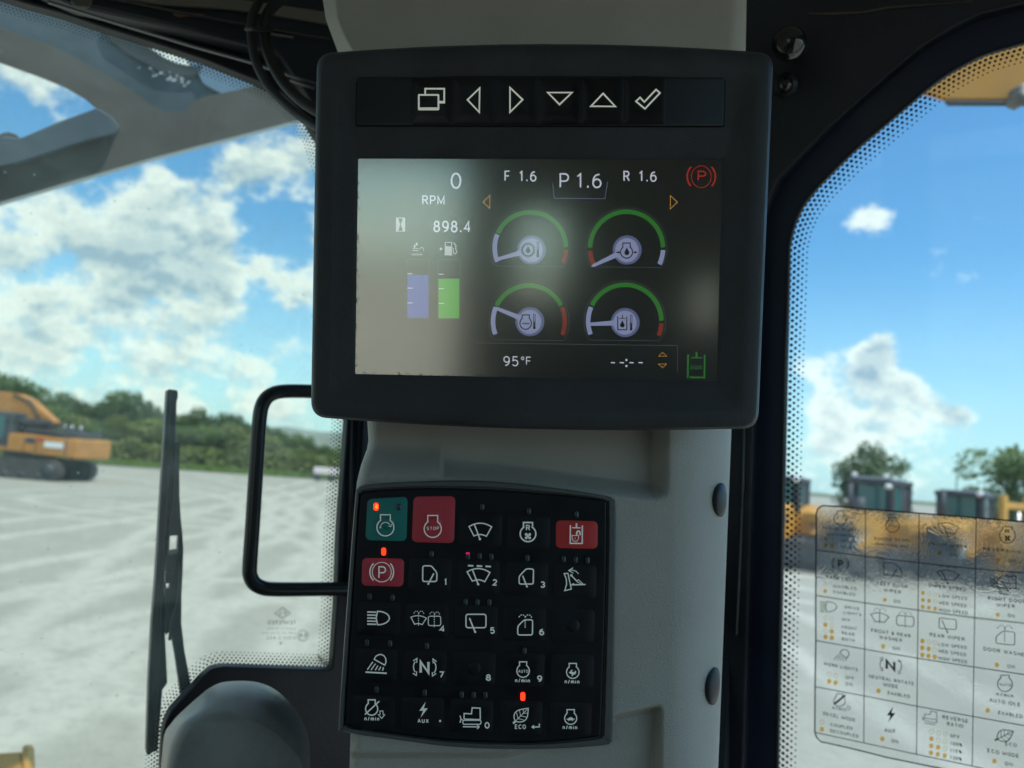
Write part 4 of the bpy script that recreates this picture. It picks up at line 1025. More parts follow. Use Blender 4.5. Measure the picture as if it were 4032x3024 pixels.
# row 3 (upper right ones)
DT(D1, 'DRIVE', 585, 1478, 775, 1505, 36); DT(D1, 'LIGHTS', 568, 1550, 798, 1580, 36)
DT(D1, 'OFF', 545, 1640, 655, 1655, 34); DT(D2, 'FRONT', 478, 72, 645, 92, 32); DT(D2, 'REAR', 478, 138, 618, 158, 32); DT(D2, 'BOTH', 478, 206, 618, 226, 32)
screenfan(pr, D1, 11, (925, 1555), (1162, 1592), (985, 1655), (1100, 1665), 36, 10); pr.L(D1, 9, [(1043, 1530), (1040, 1680)]); drops(pr, D1, 9, 1042, 1525, 150, 52)
pr.L(D2, 9, [D2x for D2x in [(1100, -60), (1100, 10), (1112, 34), (1270, 50), (1290, 40), (1296, 10), (1296, -40), (1285, -62), (1120, -78)]], closed=True); pr.L(D2, 7, [(1196, -70), (1196, 60)]); drops(pr, D2, 8, 1196, -80, 140, 42)
DT(D2, 'FRONT & REAR', 812, 110, 1258, 178, 38); DT(D2, 'WASHER', 905, 188, 1160, 228, 38); DT(D2, 'ON', 1055, 312, 1132, 322, 36)
pr.L(D3, 11, rpoly([(325, 1435), (548, 1460), (548, 1590), (325, 1572)], 28), closed=True); pr.L(D3, 12, [(362, 1468), (432, 1622)]); pr.O(D3, 432, 1622, 12)
DT(D4, 'REAR WIPER', 178, 160, 572, 216, 40); DT(D4, 'LOW SPEED', 278, 270, 595, 308, 36); DT(D4, 'MED SPEED', 278, 345, 588, 390, 36); DT(D4, 'HIGH SPEED', 276, 425, 600, 472, 36)
pr.L(D4, 10, rpoly([(1010, 98), (1144, 112), (1142, 262), (932, 240), (930, 165)], 22), closed=True); vdash(pr, D4, 10, 1028, 68, 230, 6); drops(pr, D4, 10, 1030, 84, 165, 46)
DT(D4, 'DOOR WASHER', 790, 322, 1300, 400, 42); DT(D4, 'ON', 1060, 520, 1142, 530, 40)
# row 4
pr.L(D2, 9, [(455, 352)] + [(505 + 52 * math.cos(R(t)), 358 - 48 * math.sin(R(t))) for t in range(170, -60, -20)] + [(536, 412)], closed=True)
for i in range(5): pr.L(D2, 7, [(440 + i * 20, 365 + i * 11), (385 + i * 34, 425 + i * 5)])
DT(D2, 'WORK LIGHTS', 272, 490, 655, 560, 36); DT(D2, 'OFF', 520, 645, 612, 660, 34); DT(D2, 'ON', 520, 716, 592, 728, 34)
DT(D2, 'N', 975, 540, 1085, 562, 118, .05)
pr.A(D2, 9, 985, 480, 75, 78, 128, 232); pr.A(D2, 9, 1080, 500, 75, 78, 52, -52)
for q in ([(905, 408), (942, 398), (938, 438)], [(910, 540), (938, 556), (944, 515)], [(1118, 455), (1122, 428), (1156, 452)], [(1120, 560), (1122, 588), (1154, 574)]): pr.L(D2, 7, q)
DT(D2, 'NEUTRAL ROTATE', 785, 632, 1295, 722, 38); DT(D2, 'MODE', 952, 728, 1115, 756, 38); DT(D2, 'ENABLED', 1000, 822, 1250, 866, 36)
engine(pr, D4, 1032, 705, 84, 11, 84, .58, 1.2); DT(D4, 'AUTO', 970, 722, 1098, 732, 30); DT(D4, 'n/min', 935, 838, 1126, 865, 44); DT(D4, 'AUTO IDLE', 858, 905, 1205, 962, 42); DT(D4, 'ENABLED', 958, 1048, 1230, 1096, 40)
# row 5
engine(pr, D2, 450, 895, 66, 8, 62, .55, 1.3); pr.L(D2, 20, [(385, 935), (515, 830)]); DT(D2, 'n/min', 372, 990, 520, 1015, 36)
pr.L(D2, 5, [(545, 950), (575, 965), (562, 975), (572, 990), (545, 998), (528, 975), (540, 968)], closed=True)
DT(D2, 'DECEL MODE', 265, 1055, 628, 1135, 36); DT(D2, 'COUPLED', 348, 1180, 595, 1228, 34); DT(D2, 'DECOUPLED', 345, 1250, 662, 1316, 34)
bolt_icon(pr, D2, 1035, 1050, 92); DT(D2, 'AUX', 962, 1250, 1082, 1262, 44); DT(D2, 'ON', 1042, 1370, 1115, 1382, 42)
pr.L(D4, 8, [(118, 1092), (120, 1045), (180, 1052), (188, 1012), (254, 1024), (256, 1110)]); pr.L(D4, 8, rpoly([(110, 1090), (258, 1112), (258, 1148), (108, 1118)], 16), closed=True); pr.A(D4, 8, 80, 1090, 20, 30, 50, -50); pr.L(D4, 8, [(112, 1146), (240, 1168)])
DT(D4, 'REVERSE', 322, 1098, 612, 1150, 42); DT(D4, 'RATIO', 375, 1178, 556, 1205, 42)
DT(D4, 'OFF', 412, 1312, 516, 1330, 38); DT(D4, '100%', 412, 1398, 545, 1418, 38); DT(D4, '115%', 408, 1478, 540, 1498, 38); DT(D4, '130%', 408, 1558, 540, 1580, 38)
leaf(pr, D4, 11, 945, 1330, 1128, 1240); DT(D4, 'ECO', 1038, 1405, 1164, 1422, 40); DT(D4, 'ECO MODE', 835, 1480, 1190, 1548, 42); DT(D4, 'ON', 1032, 1630, 1118, 1642, 42)
pr.done('lettering', ink, dc)
pr = Print(RP, OF); headlamp(pr, D1, 17, 350, 478, 260, 1390, 1525, 5); pr.done('headlamp_symbol', inkg, dc)
on, off = [], []
on += [(D1, 336, 570), (D1, 336, 655), (D1, 420, 663), (D3, 330, 590), (D3, 1098, 680), (D1, 328, 1253), (D1, 1108, 1367), (D3, 112, 1110), (D3, 112, 1203), (D3, 193, 1213), (D3, 110, 1292), (D3, 190, 1304), (D3, 272, 1315), (D3, 1090, 1395)]
on += [(D2, 290, 28), (D2, 362, 105), (D2, 290, 166), (D2, 362, 178), (D2, 947, 275), (D4, 93, 213), (D4, 92, 292), (D4, 163, 303), (D4, 92, 372), (D4, 162, 384), (D4, 232, 394), (D4, 940, 485), (D2, 332, 672), (D2, 403, 690), (D2, 893, 780), (D4, 835, 1003)]
on += [(D2, 250, 1217), (D2, 937, 1328), (D4, 196, 1326), (D4, 193, 1407), (D4, 271, 1423), (D4, 190, 1486), (D4, 268, 1503), (D4, 346, 1520), (D4, 912, 1580)]
off += [(D1, 430, 580), (D1, 330, 1165), (D3, 196, 1122), (D3, 275, 1132), (D3, 273, 1223), (D1, 332, 1603), (D1, 412, 1612), (D2, 362, 38), (D2, 292, 95), (D4, 163, 224), (D4, 233, 235), (D4, 232, 314), (D2, 332, 595), (D2, 405, 608), (D2, 250, 1135), (D4, 197, 1246), (D4, 276, 1262), (D4, 354, 1276), (D4, 274, 1340), (D4, 352, 1357), (D4, 349, 1438)]
pr = Print(RP, OF)
for c, x, y in on: pr.O(c, x, y, 24, 27)
pr.done('orange_dots', orange, dc, kind='stuff')
pr = Print(RP, OF)
for c, x, y in off: pr.A(c, 6, x, y, 22, 25, 0, 360)
pr.done('ring_dots', inkmat('decal_ring', (.85, .68, .38), .85), dc, kind='stuff')

# grab handle
gh = thing('grab_handle', 'black bent tube handle behind the monitor at the windscreen', 'handle', WP.hit(1000, 1900, .07))
path = [(1520, 1548), (1300, 1543), (1226, 1541), (1141, 1540), (1090, 1545), (1055, 1562), (1034, 1592), (1023, 1641), (1014, 1760), (1005, 1900), (995, 2060), (984, 2222), (985, 2265), (1002, 2297), (1036, 2315), (1081, 2320), (1200, 2320), (1322, 2319), (1440, 2319)]
tube('bar', [WP.hit(*p, .05) for p in cr(path, 4, False)], .0050, tubek, gh, seg=20)
for p in ((1500, 1547), (1435, 2319)): tube('mount', [WP.hit(*p, .055), WP.hit(*p, .012)], .0085, tubek, gh, seg=18)

# wiper outside the windscreen
wi = thing('wiper', 'long black upright wiper on the outside of the windscreen', 'wiper', WP.hit(640, 2900, -.02))
slab('blade', WP, [(658, 1536), (668, 1532), (700, 1536), (702, 1560), (696, 1585), (694, 1700), (690, 1900), (664, 2090), (652, 2200), (646, 2320), (650, 2490), (660, 2690), (640, 2718), (630, 2850), (622, 2958), (600, 2965), (586, 2978), (577, 2972), (585, 2700), (598, 2450), (611, 2299), (633, 1906), (650, 1650)], -.018, .012, wiperk, wi, bevel=.0012)
slab('blade_rib', WP, [(671, 1545), (676, 1545), (664, 1906), (641, 2299), (625, 2700), (612, 2950), (607, 2950), (621, 2700), (637, 2299), (658, 1906)], -.0165, .002, wiperg, wi)
slab('arm', WP, [(690, 1745), (700, 1738), (708, 1748), (706, 1850), (707, 1960), (712, 2040), (718, 2100), (722, 2160), (719, 2260), (715, 2340), (714, 2453), (726, 2560), (745, 2660), (760, 2740), (742, 2800), (716, 2760), (706, 2690), (690, 2580), (672, 2480), (655, 2500), (650, 2400), (652, 2330), (658, 2180), (664, 2090), (676, 2000), (684, 1900)], -.014, .008, wiperg, wi, bevel=.001,
     holes=[rpoly([(669, 2110), (702, 2108), (699, 2172), (666, 2174)], 4)[::-1], rpoly([(652, 2297), (671, 2297), (669, 2318), (650, 2318)], 4)[::-1]])
slab('spring_clip', WP, rpoly([(660, 2168), (704, 2160), (700, 2176), (668, 2186)], 5), -.012, .004, steel, wi)
tube('wire', [WP.hit(*p, -.010) for p in cr([(708, 2210), (704, 2330), (692, 2400), (676, 2450), (668, 2520)], 4, False)], .0012, wiperg, wi, seg=8)
tube('pivot', [WP.hit(752, 2790, -.004), WP.hit(752, 2790, -.04)], .010, wiperk, wi, seg=18)

# motor cover, bottom left
pdl = thing('motor_cover', 'rounded grey motor cover below the windscreen, left of the keypad', 'cover', at(950, 3000, .44))
outer = [(600, 3500), (612, 3200), (633, 3024), (646, 2896), (672, 2850), (709, 2808), (791, 2735), (830, 2706), (873, 2687), (935, 2681), (1000, 2684), (1050, 2698), (1089, 2719), (1125, 2750), (1158, 2789), (1183, 2825), (1203, 2865), (1213, 2905), (1219, 2950), (1222, 3100), (1225, 3500)]
inner = [(615, 3500), (628, 3240), (650, 3060), (668, 2960), (690, 2900), (722, 2848), (790, 2808), (830, 2798), (873, 2795), (935, 2801), (1000, 2818), (1050, 2842), (1089, 2868), (1125, 2900), (1158, 2934), (1180, 2960), (1196, 2990), (1203, 3030), (1206, 3090), (1210, 3200), (1215, 3500)]
CPl = Plane(900, 2800, .47, (0, -1, 0)); 
def mixp(a, b, t): return [(p[0] + (q[0] - p[0]) * t, p[1] + (q[1] - p[1]) * t) for p, q in zip(a, b)]
rings = [(outer, 0.0), (outer, .004), (mixp(outer, inner, .15), .022), (mixp(outer, inner, .45), .036), (mixp(outer, inner, .8), .046), (inner, .050), (mixp(inner, [(920, 3300)] * len(inner), .04), .053), (mixp(inner, [(920, 3300)] * len(inner), .12), .055), (mixp(inner, [(920, 3300)] * len(inner), .96), .0555)]
rings = [(cr(p, 3, True), o_) for p, o_ in rings]
loft('shell', CPl, rings, podm, pdl, cap=True)

# hoses, upper left
hs = thing('hose', 'outer black rubber hose looping from the roof to the monitor', 'hose', at(1010, 60, .5))
H0 = Crop(900, 0, 2.963)
hp = [(420, -160), (355, 10), (288, 150), (264, 300), (270, 480), (310, 690), (395, 890), (530, 1085), (690, 1240), (850, 1365), (985, 1452), (1200, 1560)]
tube('tube', [at(*H0(p), .50 - .008 * i) for i, p in enumerate(cr(hp, 5, False)) for _ in (0,)] if False else [at(*H0(p), .52 - .0016 * i) for i, p in enumerate(cr(hp, 5, False))], 17.5 * .48 / FPX, hosem, hs, seg=18)
h2 = thing('hose', 'inner thicker black hose tied beside the outer hose', 'hose', at(1080, 20, .5))
hp2 = [(700, -160), (600, 0), (480, 120), (432, 240), (425, 360), (450, 560), (520, 760), (660, 990), (830, 1160), (990, 1270), (1200, 1380)]
tube('tube', [at(*H0(p), .53 - .0014 * i) for i, p in enumerate(cr(hp2, 5, False))], 21 * .5 / FPX, hosem, h2, seg=18)
cpth = [at(*H0(p), z) for p, z in (((205, 335), .488), ((330, 345), .484), ((505, 350), .492), ((505, 350), .53), ((330, 340), .54), ((205, 330), .52))]
tag(tube('cable_tie', cpth + [cpth[0]], .0014, blackp, None, seg=8, org=cpth[0]), 'thin black cable tie around the two hoses', 'cable tie')

# ---------------- pillar trim
def sst(a, b, x): t_ = min(1, max(0, (x - a) / (b - a))); return t_ * t_ * (3 - 2 * t_)
def lerp_tab(tab, y):
    if y <= tab[0][0]: return tab[0][1]
    for (a, va), (b, vb_) in zip(tab, tab[1:]):
        if y <= b: return va + (vb_ - va) * (y - a) / (b - a)
    return tab[-1][1]
XL = [(1500, 1447), (1665, 1447), (1735, 1451), (1770, 1445), (1830, 1422), (1900, 1405), (2000, 1398), (2890, 1380), (3300, 1368)]
XR = [(1500, 2890), (1690, 2880), (3024, 2828), (3300, 2818)]
def pil_off(x, y, xl, xr):
    o_ = 0
    y0 = lerp_tab([(1745, 1800), (2100, 1835), (2560, 1900)], x); y1 = y0 + lerp_tab([(1745, 95), (2560, 75)], x)
    pocket = (1 - sst(y0, y1, y)) * (1 - sst(2560, 2640, x))
    leftb = 1 - sst(1742, 1885, y)
    wl = 1 - sst(1732, 1748, x)
    o_ -= (pocket * .013) * (1 - wl) + leftb * .013 * wl
    yc = lerp_tab([(2000, 2960), (2380, 2850), (2420, 2812), (2590, 2772)], x)
    o_ -= .008 * sst(yc, yc + 26, y) * (1 - sst(2560, 2615, x))
    t_ = min(1, max(0, (x - 2640) / (xr - 2640))); o_ -= .030 * (1 - math.sqrt(max(0, 1 - t_ * t_)))
    t_ = min(1, max(0, (xl + 42 - x) / 42)); o_ -= .010 * (1 - math.sqrt(max(0, 1 - t_ * t_)))
    return o_
def grid_panel(name, pl, y0, y1, ny, nx, XL, XR, offf, m, parent, side=.07, base=0.0):
    V, Fs = [], []
    for j in range(ny + 1):
        y = y0 + (y1 - y0) * j / ny; xl, xr = lerp_tab(XL, y), lerp_tab(XR, y); row = []
        for i in range(nx + 1):
            s = i / nx; s = s + .0 * s; e = .5 - .5 * math.cos(math.pi * s); s = s * .55 + e * .45; x = xl + (xr - xl) * s
            row.append(pl.hit(x, y, base + offf(x, y, xl, xr)))
        row = [row[0] - pl.n * side + pl.ex * .002] + row + [row[-1] - pl.n * side - pl.ex * .002]; V += row
    n_ = nx + 3
    for j in range(ny):
        for i in range(n_ - 1): a = j * n_ + i; Fs.append((a, a + n_, a + n_ + 1, a + 1))
    o = mk(name, V, Fs, m, parent, smooth=True)
    return o
pt = thing('pillar_trim', 'grey moulded plastic pillar trim carrying the keypad, under the monitor', 'pillar trim', KP.hit(2100, 2900))
grid_panel('panel', KP, 1560, 3260, 260, 220, XL, XR, pil_off, trim, pt)
def bolt(nm, x, y, rx, ry, label):
    b_ = thing('trim_bolt', label, 'bolt', KP.hit(x, y, -.012), 'round head bolts down the edge of the pillar trim')
    xr = lerp_tab(XR, y); c = KP.hit(x, y, pil_off(x, y, 1400, xr) - .001)
    nrm = (KP.n * .55 + KP.ex * .83).normalized(); a0 = KP.ey; a1 = nrm.cross(a0).normalized()
    rad = ry * (c - CAM).dot(FW) / FPX
    sphere('head', c + nrm * .0005, rad, mat('bolt_black', (.022, .022, .024), .48), b_, .88, .88, .26, ax=(a0, a1, nrm), half=True)
    tube('washer', [c - nrm * .001, c + nrm * .0012], rad, blackp, b_, seg=28)
    tube('hex_socket', [c + nrm * rad * .20, c + nrm * rad * .268], rad * .3, knobm, b_, seg=6)
bolt('a', 2834, 1968, 32, 66, 'upper black round bolt on the pillar edge, level with the red lock key')
bolt('b', 2806, 2700, 32, 70, 'lower black round bolt on the pillar edge')

XLt = [(-300, 1240), (0, 1271), (80, 1284), (145, 1312), (200, 1346), (260, 1380)]
XRt = [(-300, 2945), (200, 2936), (260, 2930)]
def top_off(x, y, xl, xr):
    w_ = lerp_tab([(-100, 55), (190, 44)], y); t_ = min(1, max(0, (xl + w_ - x) / w_)); o_ = -.016 * t_
    t_ = min(1, max(0, (x - xr + 70) / 70)); o_ -= .012 * (1 - math.sqrt(max(0, 1 - t_ * t_)))
    return o_
tcv = thing('upper_trim', 'grey plastic pillar cover above the monitor', 'trim cover', KP.hit(2100, 100))
grid_panel('panel', KP, -300, 262, 40, 160, XLt, XRt, top_off, trim, tcv, base=-.008)

# ---------------- monitor
mon = thing('monitor', 'black cab display monitor showing engine gauges, with six buttons above', 'monitor', MP.hit(2110, 1060, -.02))
def ring_quad(tl, tr, br, bl, r_, bt=0, bb=0, n=8, seg=10):
    """rounded quad, same count for every call; bt/bb bulge of the top and bottom edges"""
    P_ = [Vector(tl), Vector(tr), Vector(br), Vector(bl)]; out = []
    for i in range(4):
        p = P_[i]; a = P_[i - 1]; b = P_[(i + 1) % 4]; da = (a - p).normalized() * r_; db = (b - p).normalized() * r_
        A_, B_ = p + da, p + db
        for k in range(n + 1):
            t = k / n; q = A_ * (1 - t) ** 2 + p * 2 * t * (1 - t) + B_ * t * t; out.append((q.x, q.y))
        nx_ = P_[(i + 1) % 4]; N_ = nx_ + (p - nx_).normalized() * r_
        for k in range(1, seg):
            t = k / seg; q = B_.lerp(N_, t); bul = 4 * t * (1 - t)
            y = q.y - (bt * bul if i == 0 else 0) + (bb * bul if i == 2 else 0); out.append((q.x, y))
    return out
def Q(d_, r_, bt, bb): return ring_quad((1248 + d_, 206 + d_), (3046 - d_, 204 + d_), (2984 - d_, 1690 - d_), (1224 + d_ * .98, 1645 - d_), r_, bt, bb)
SCR = ((1410, 624), (2844, 627), (2823, 1503), (1398, 1472))
rings = [(Q(0, 70, 32, 22), -.03), (Q(0, 70, 32, 22), -.010), (Q(2, 70, 32, 22), -.0035), (Q(9, 68, 32, 22), -.0006), (Q(20, 60, 31, 22), 0), (Q(62, 60, 28, 18), 0), (Q(78, 60, 26, 16), -.0004), (Q(118, 60, 22, 10), -.0022),
         (ring_quad((1395, 610), (2858, 612), (2838, 1518), (1384, 1487), 10), -.0022), (ring_quad(*SCR, 7), -.0030), (ring_quad(*SCR, 7), -.0046)]
loft('housing', MP, rings, blackp, mon, cap=False, back=.022)
bk = Q(40, 70, 32, 22)
slab('back_shell', MP, Q(30, 70, 30, 20), -.024, .012, blackp, mon)
o = slab('display', MP, list(SCR), -.0042, .002, scr, mon); disp = o
SO = -.0040
def sprint(z=0): return Print(MP, SO + z)
# text and white symbols
p = sprint(2e-4)
p.T(S1, '0', 683, 706, 733, 706, 76, -.018); p.T(S1, 'RPM', 550, 780, 655, 781, 44, -.004); p.T(S1, 'F', 935, 670, 962, 670, 50, -.004); p.T(S1, '1.6', 1003, 671, 1085, 672, 50, -.004)
p.T(S1, 'P', 1193, 702, 1238, 702, 70, -.018); p.T(S1, '1.6', 1272, 702, 1390, 703, 70, -.018); p.T(S1, 'R', 1492, 671, 1522, 671, 50, -.004); p.T(S1, '1.6', 1564, 672, 1648, 673, 50, -.004)
p.T(S1, '898.4', 602, 909, 778, 911, 55, -.004)
p.T(S7, '95', 278, 1394, 402, 1396, 84, -.018); p.T(S7, 'F', 466, 1385, 508, 1386, 70, -.018); p.A(S7, 6, 438, 1329, 11, 11, 0, 360)
for x in (1170, 1244, 1324, 1400): p.L(S7, 9, [(x, 1364), (x + 34, 1366)])
p.O(S7, 1299, 1343, 9); p.O(S7, 1299, 1393, 9)
p.done('readout_text', e_white, disp)
p = sprint(1e-4)
p.L(S6, 6, [(481, 476), (541, 476), (541, 572), (481, 572)], closed=True); p.F(S6, [(481, 476), (494, 476), (508, 524), (494, 572), (481, 572)]); p.F(S6, [(541, 476), (529, 476), (513, 524), (529, 572), (541, 572)])
p.F(S6, [(832, 650), (884, 650), (884, 740), (890, 748), (828, 748), (832, 740)]); p.F(S6, [(797, 687), (817, 700), (797, 713)])
p.L(S6, 6, [(892, 654), (914, 676), (910, 700), (921, 722), (908, 738), (894, 730), (894, 700), (886, 690)])
p.F(S6, [(628, 650), (638, 668), (628, 678), (619, 668)]); p.F(S6, [(613, 668), (621, 683), (613, 692), (605, 683)])
p.L(S6, 5, [(600, 700), (618, 694), (640, 700)]); p.L(S6, 5, [(598, 712), (640, 714)]); p.A(S6, 4, 665, 704, 14, 14, -60, 200)
for yy in (736, 743): p.L(S6, 3, [(590 + i * 8, yy + (3 if i % 2 else 0)) for i in range(11)])
p.done('status_symbols', e_dim, disp)
p = sprint(3e-4); p.F(S6, [(839, 656), (878, 656), (878, 682), (839, 682)]); p.done('pump_window', e_black, disp)
p = sprint(1e-4); p.F(S6, rr(562, 890, 713, 1200, 4)); p.done('fluid_bar', e_blue, disp, label='blue level bar')
p = sprint(1e-4); p.F(S6, rr(787, 917, 937, 1204, 4)); p.done('fuel_bar', e_greenb, disp, label='green level bar')
p = sprint(3e-4)
for y in (881, 985, 1093): p.L(S6, 5, [(561, y), (599, y)])
for y in (884, 989, 1097): p.L(S6, 5, [(788, y), (826, y)])
p.done('bar_ticks', e_white, disp)
p = sprint(.5e-4)
p.L(S6, 3, rr(558, 778, 718, 1206, 6), closed=True); p.L(S6, 3, rr(783, 780, 944, 1210, 6), closed=True)
p.L(S7, 4, [(40, 1200), (1725, 1225)]); p.L(S7, 3, [(1725, 1225), (1722, 1440)])
for (cx, cy, r_) in ((502, 412, 330), (1300, 415, 336), (490, 1022, 334), (1286, 1022, 338)):
    p.L(S7, 3.5, [(cx + r_ * math.cos(R(t)), cy - r_ * math.sin(R(t))) for t in range(205, -26, -7)] + [(cx + r_ * .84, cy + r_ * .48), (cx - r_ * .84, cy + r_ * .46)], closed=True)
p.done('panel_lines', e_line, disp)
p = sprint(1e-4); p.L(S1, 3, [(1160, 680), (1168, 750), (1406, 752), (1418, 672)]); p.done('gear_bracket', e_lavd, disp)
p = sprint(1e-4); p.L(S1, 2.6, [(867, 736), (835, 768), (866, 797)], closed=True); p.L(S1, 2.6, [(1712, 737), (1745, 768), (1712, 800)], closed=True)
p.L(S7, 3.5, [(1600, 1280), (1566, 1312), (1634, 1312)], closed=True); p.L(S7, 3.5, [(1564, 1376), (1634, 1376), (1598, 1406)], closed=True); p.done('arrow_marks', e_org, disp)
p = sprint(1e-4); p.A(S1, 3, 1857, 649, 46, 51, 0, 360); p.A(S1, 7, 1857, 648, 66, 66, 137, 223); p.A(S1, 7, 1857, 648, 66, 66, 43, -43); p.T(S1, 'P', 1840, 668, 1880, 669, 48, -.006)
p.done('park_brake_symbol', e_redw, disp, label='red circled P parking brake symbol')
p = sprint(1e-4); p.L(S7, 13, [(1810, 1298), (1808, 1486), (1946, 1489), (1948, 1300)]); p.L(S7, 16, [(1880, 1278), (1880, 1322)]); p.L(S7, 9, [(1836, 1323), (1926, 1325)]); p.done('aux_tank_symbol', e_green, disp)
p = sprint(1e-4); p.T(S7, 'AUX', 1826, 1422, 1926, 1424, 38, .0); p.done('aux_lettering', e_darkg, disp)
# gauges: each a sub-part group of the display
def gauge(cx, cy, r_, segs, knob, needle, icon):
    base = thing  # noqa
    for (m_, a0, a1) in segs:
        p = sprint(1e-4); p.A(S7, 38, cx, cy, r_ - 19, r_ - 19, a0, a1, n=24); p.done('gauge_arc', m_, disp)
    kx, ky = knob; p = sprint(2e-4); p.O(S7, kx + 3, ky, 120, 121, 40); p.done('gauge_halo', e_lavd, disp)
    p = sprint(3e-4); (nx_, ny_) = needle; d_ = Vector((kx - nx_, ky - ny_)).normalized(); n_ = Vector((-d_.y, d_.x))
    st = Vector((kx, ky)) - d_ * 90; tip = Vector(needle)
    p.F(S7, [tuple(tip), tuple(tip + d_ * 26 + n_ * 15), tuple(st + n_ * 21), tuple(st - n_ * 21), tuple(tip + d_ * 26 - n_ * 11)]); p.done('gauge_needle', e_lav, disp)
    p = sprint(4.5e-4); p.O(S7, kx, ky + 2, 98, 100, 40); p.done('gauge_hub', e_lav, disp)
    p = sprint(6e-4); icon(p); p.done('gauge_symbol', e_black, disp)
def therm(p, x, y0, y1): p.L(S7, 5, [(x - 7, y0), (x - 7, y1 - 20)]); p.L(S7, 5, [(x + 7, y0), (x + 7, y1 - 20)]); p.L(S7, 5, [(x - 8, y0), (x + 8, y0)]); p.O(S7, x, y1 - 12, 12, 13, 12); p.L(S7, 8, [(x, (y0 + y1) / 2), (x, y1 - 12)])
def drop(p, x, y, s): p.F(S7, [(x, y - s * 1.4), (x + s * .45, y - s * .55)] + [(x + s * .8 * math.cos(R(t)), y + s * .25 + s * .8 * math.sin(R(t))) for t in range(-20, 201, 20)] + [(x - s * .45, y - s * .55)])
def ic1(p):
    p.A(S7, 7, 483, 430, 46, 48, 0, 360)
    for k in range(16): a = R(22.5 * k); p.L(S7, 11, [(483 + 48 * math.cos(a), 430 + 50 * math.sin(a)), (483 + 61 * math.cos(a), 430 + 63 * math.sin(a))])
    drop(p, 483, 430, 24); therm(p, 564, 368, 492)
def ic2(p):
    engine(p, S7, 1300, 448, 50, 9, 50, .62, 1.5); drop(p, 1302, 446, 26)
    p.L(S7, 9, [(1214, 450), (1232, 450)]); p.F(S7, [(1230, 437), (1248, 450), (1230, 463)]); p.L(S7, 9, [(1388, 450), (1372, 450)]); p.F(S7, [(1374, 437), (1356, 450), (1374, 463)])
def ic3(p):
    engine(p, S7, 463, 1038, 48, 9, 50, .62, 1.38); p.L(S7, 5, [(432 + i * 7, 1045 - (9 if i % 2 else 0)) for i in range(10)]); therm(p, 535, 964, 1086)
def ic4(p):
    p.L(S7, 8, [(1227, 982), (1227, 1092), (1302, 1092), (1302, 982)]); p.L(S7, 7, [(1266, 970), (1266, 998)]); p.L(S7, 6, [(1240, 999), (1290, 999)]); drop(p, 1265, 1048, 24); therm(p, 1338, 972, 1098)
gauge(502, 412, 315, [(e_lav, 203, 158), (e_green, 156, 1), (e_red, -3, -25)], (508, 430), (200, 512), ic1)
gauge(1300, 415, 322, [(e_red, 207, 184), (e_green, 179, 1), (e_lav, -3, -26)], (1302, 430), (1003, 568), ic2)
gauge(490, 1022, 317, [(e_lav, 201, 157), (e_green, 154, 26), (e_red, 23, -22)], (495, 1025), (196, 902), ic3)
gauge(1286, 1022, 323, [(e_lav, 201, 157), (e_green, 154, 1), (e_red, -3, -23)], (1286, 1032), (962, 1046), ic4)
o = slab('cover_glass', MP, list(SCR), -.0031, .0002, cover_m, mon)
p = Print(MP, -.00295)    # grime along the lower and right edge of the glass
rnd = random.Random(4)
for i in range(60):
    x = rnd.uniform(1402, 2810); y = 1474 + (x - 1402) * .021 + rnd.gauss(0, 4) - 4; l = rnd.uniform(3, 16); p.F(PXC, [(x, y - 1), (x + l * .5, y - rnd.uniform(1, 4)), (x + l, y), (x + l * .6, y + 1.5)])
for i in range(40):
    y = rnd.uniform(700, 1470); x = 1408 - (y - 640) * .012 + abs(rnd.gauss(0, 3)); p.F(PXC, [(x, y), (x + rnd.uniform(1, 4), y + 2), (x + 1, y + rnd.uniform(3, 14))])
p.done('grime', mat('grime_dark', (.05, .05, .045), .8), mon, kind='stuff')
# button strip
strip = ring_quad((1408, 304), (2853, 306), (2848, 496), (1405, 493), 8)
gsl = slab('button_strip_groove', MP, ring_quad((1403, 299), (2858, 301), (2853, 501), (1400, 498), 10), -.0019, .001, mat('groove', (.003, .003, .004), .8), mon)
loft('button_strip', MP, [(strip, -.0020), (strip, -.0012), (mixp(strip, [(2128, 400)] * len(strip), .006), -.0009)], stripm, mon)
bxs = [500, 693, 892, 1092, 1293, 1495, 1690]
def btn_sym(i, p):
    w = 8
    if i == 0:
        p.L(S1, w, rpoly([(534, 266), (626, 266), (626, 334), (534, 334)], 3), closed=True); p.L(S1, 5, [(534, 327), (626, 327)]); p.L(S1, w, [(564, 264), (564, 237), (653, 237), (653, 302), (628, 302)]); p.L(S1, 5, [(628, 296), (653, 296)])
    if i == 1: p.L(S1, w, [(762, 289), (819, 234), (817, 347)], closed=True)
    if i == 2: p.L(S1, w, [(961, 232), (1020, 288), (961, 347)], closed=True)
    if i == 3: p.L(S1, w, [(1138, 255), (1251, 255), (1193, 311)], closed=True)
    if i == 4: p.L(S1, w, [(1397, 259), (1340, 319), (1454, 320)], closed=True)
    if i == 5: p.L(S1, w, [(1551, 296), (1570, 278), (1590, 299), (1645, 241), (1663, 257), (1593, 331)], closed=True)
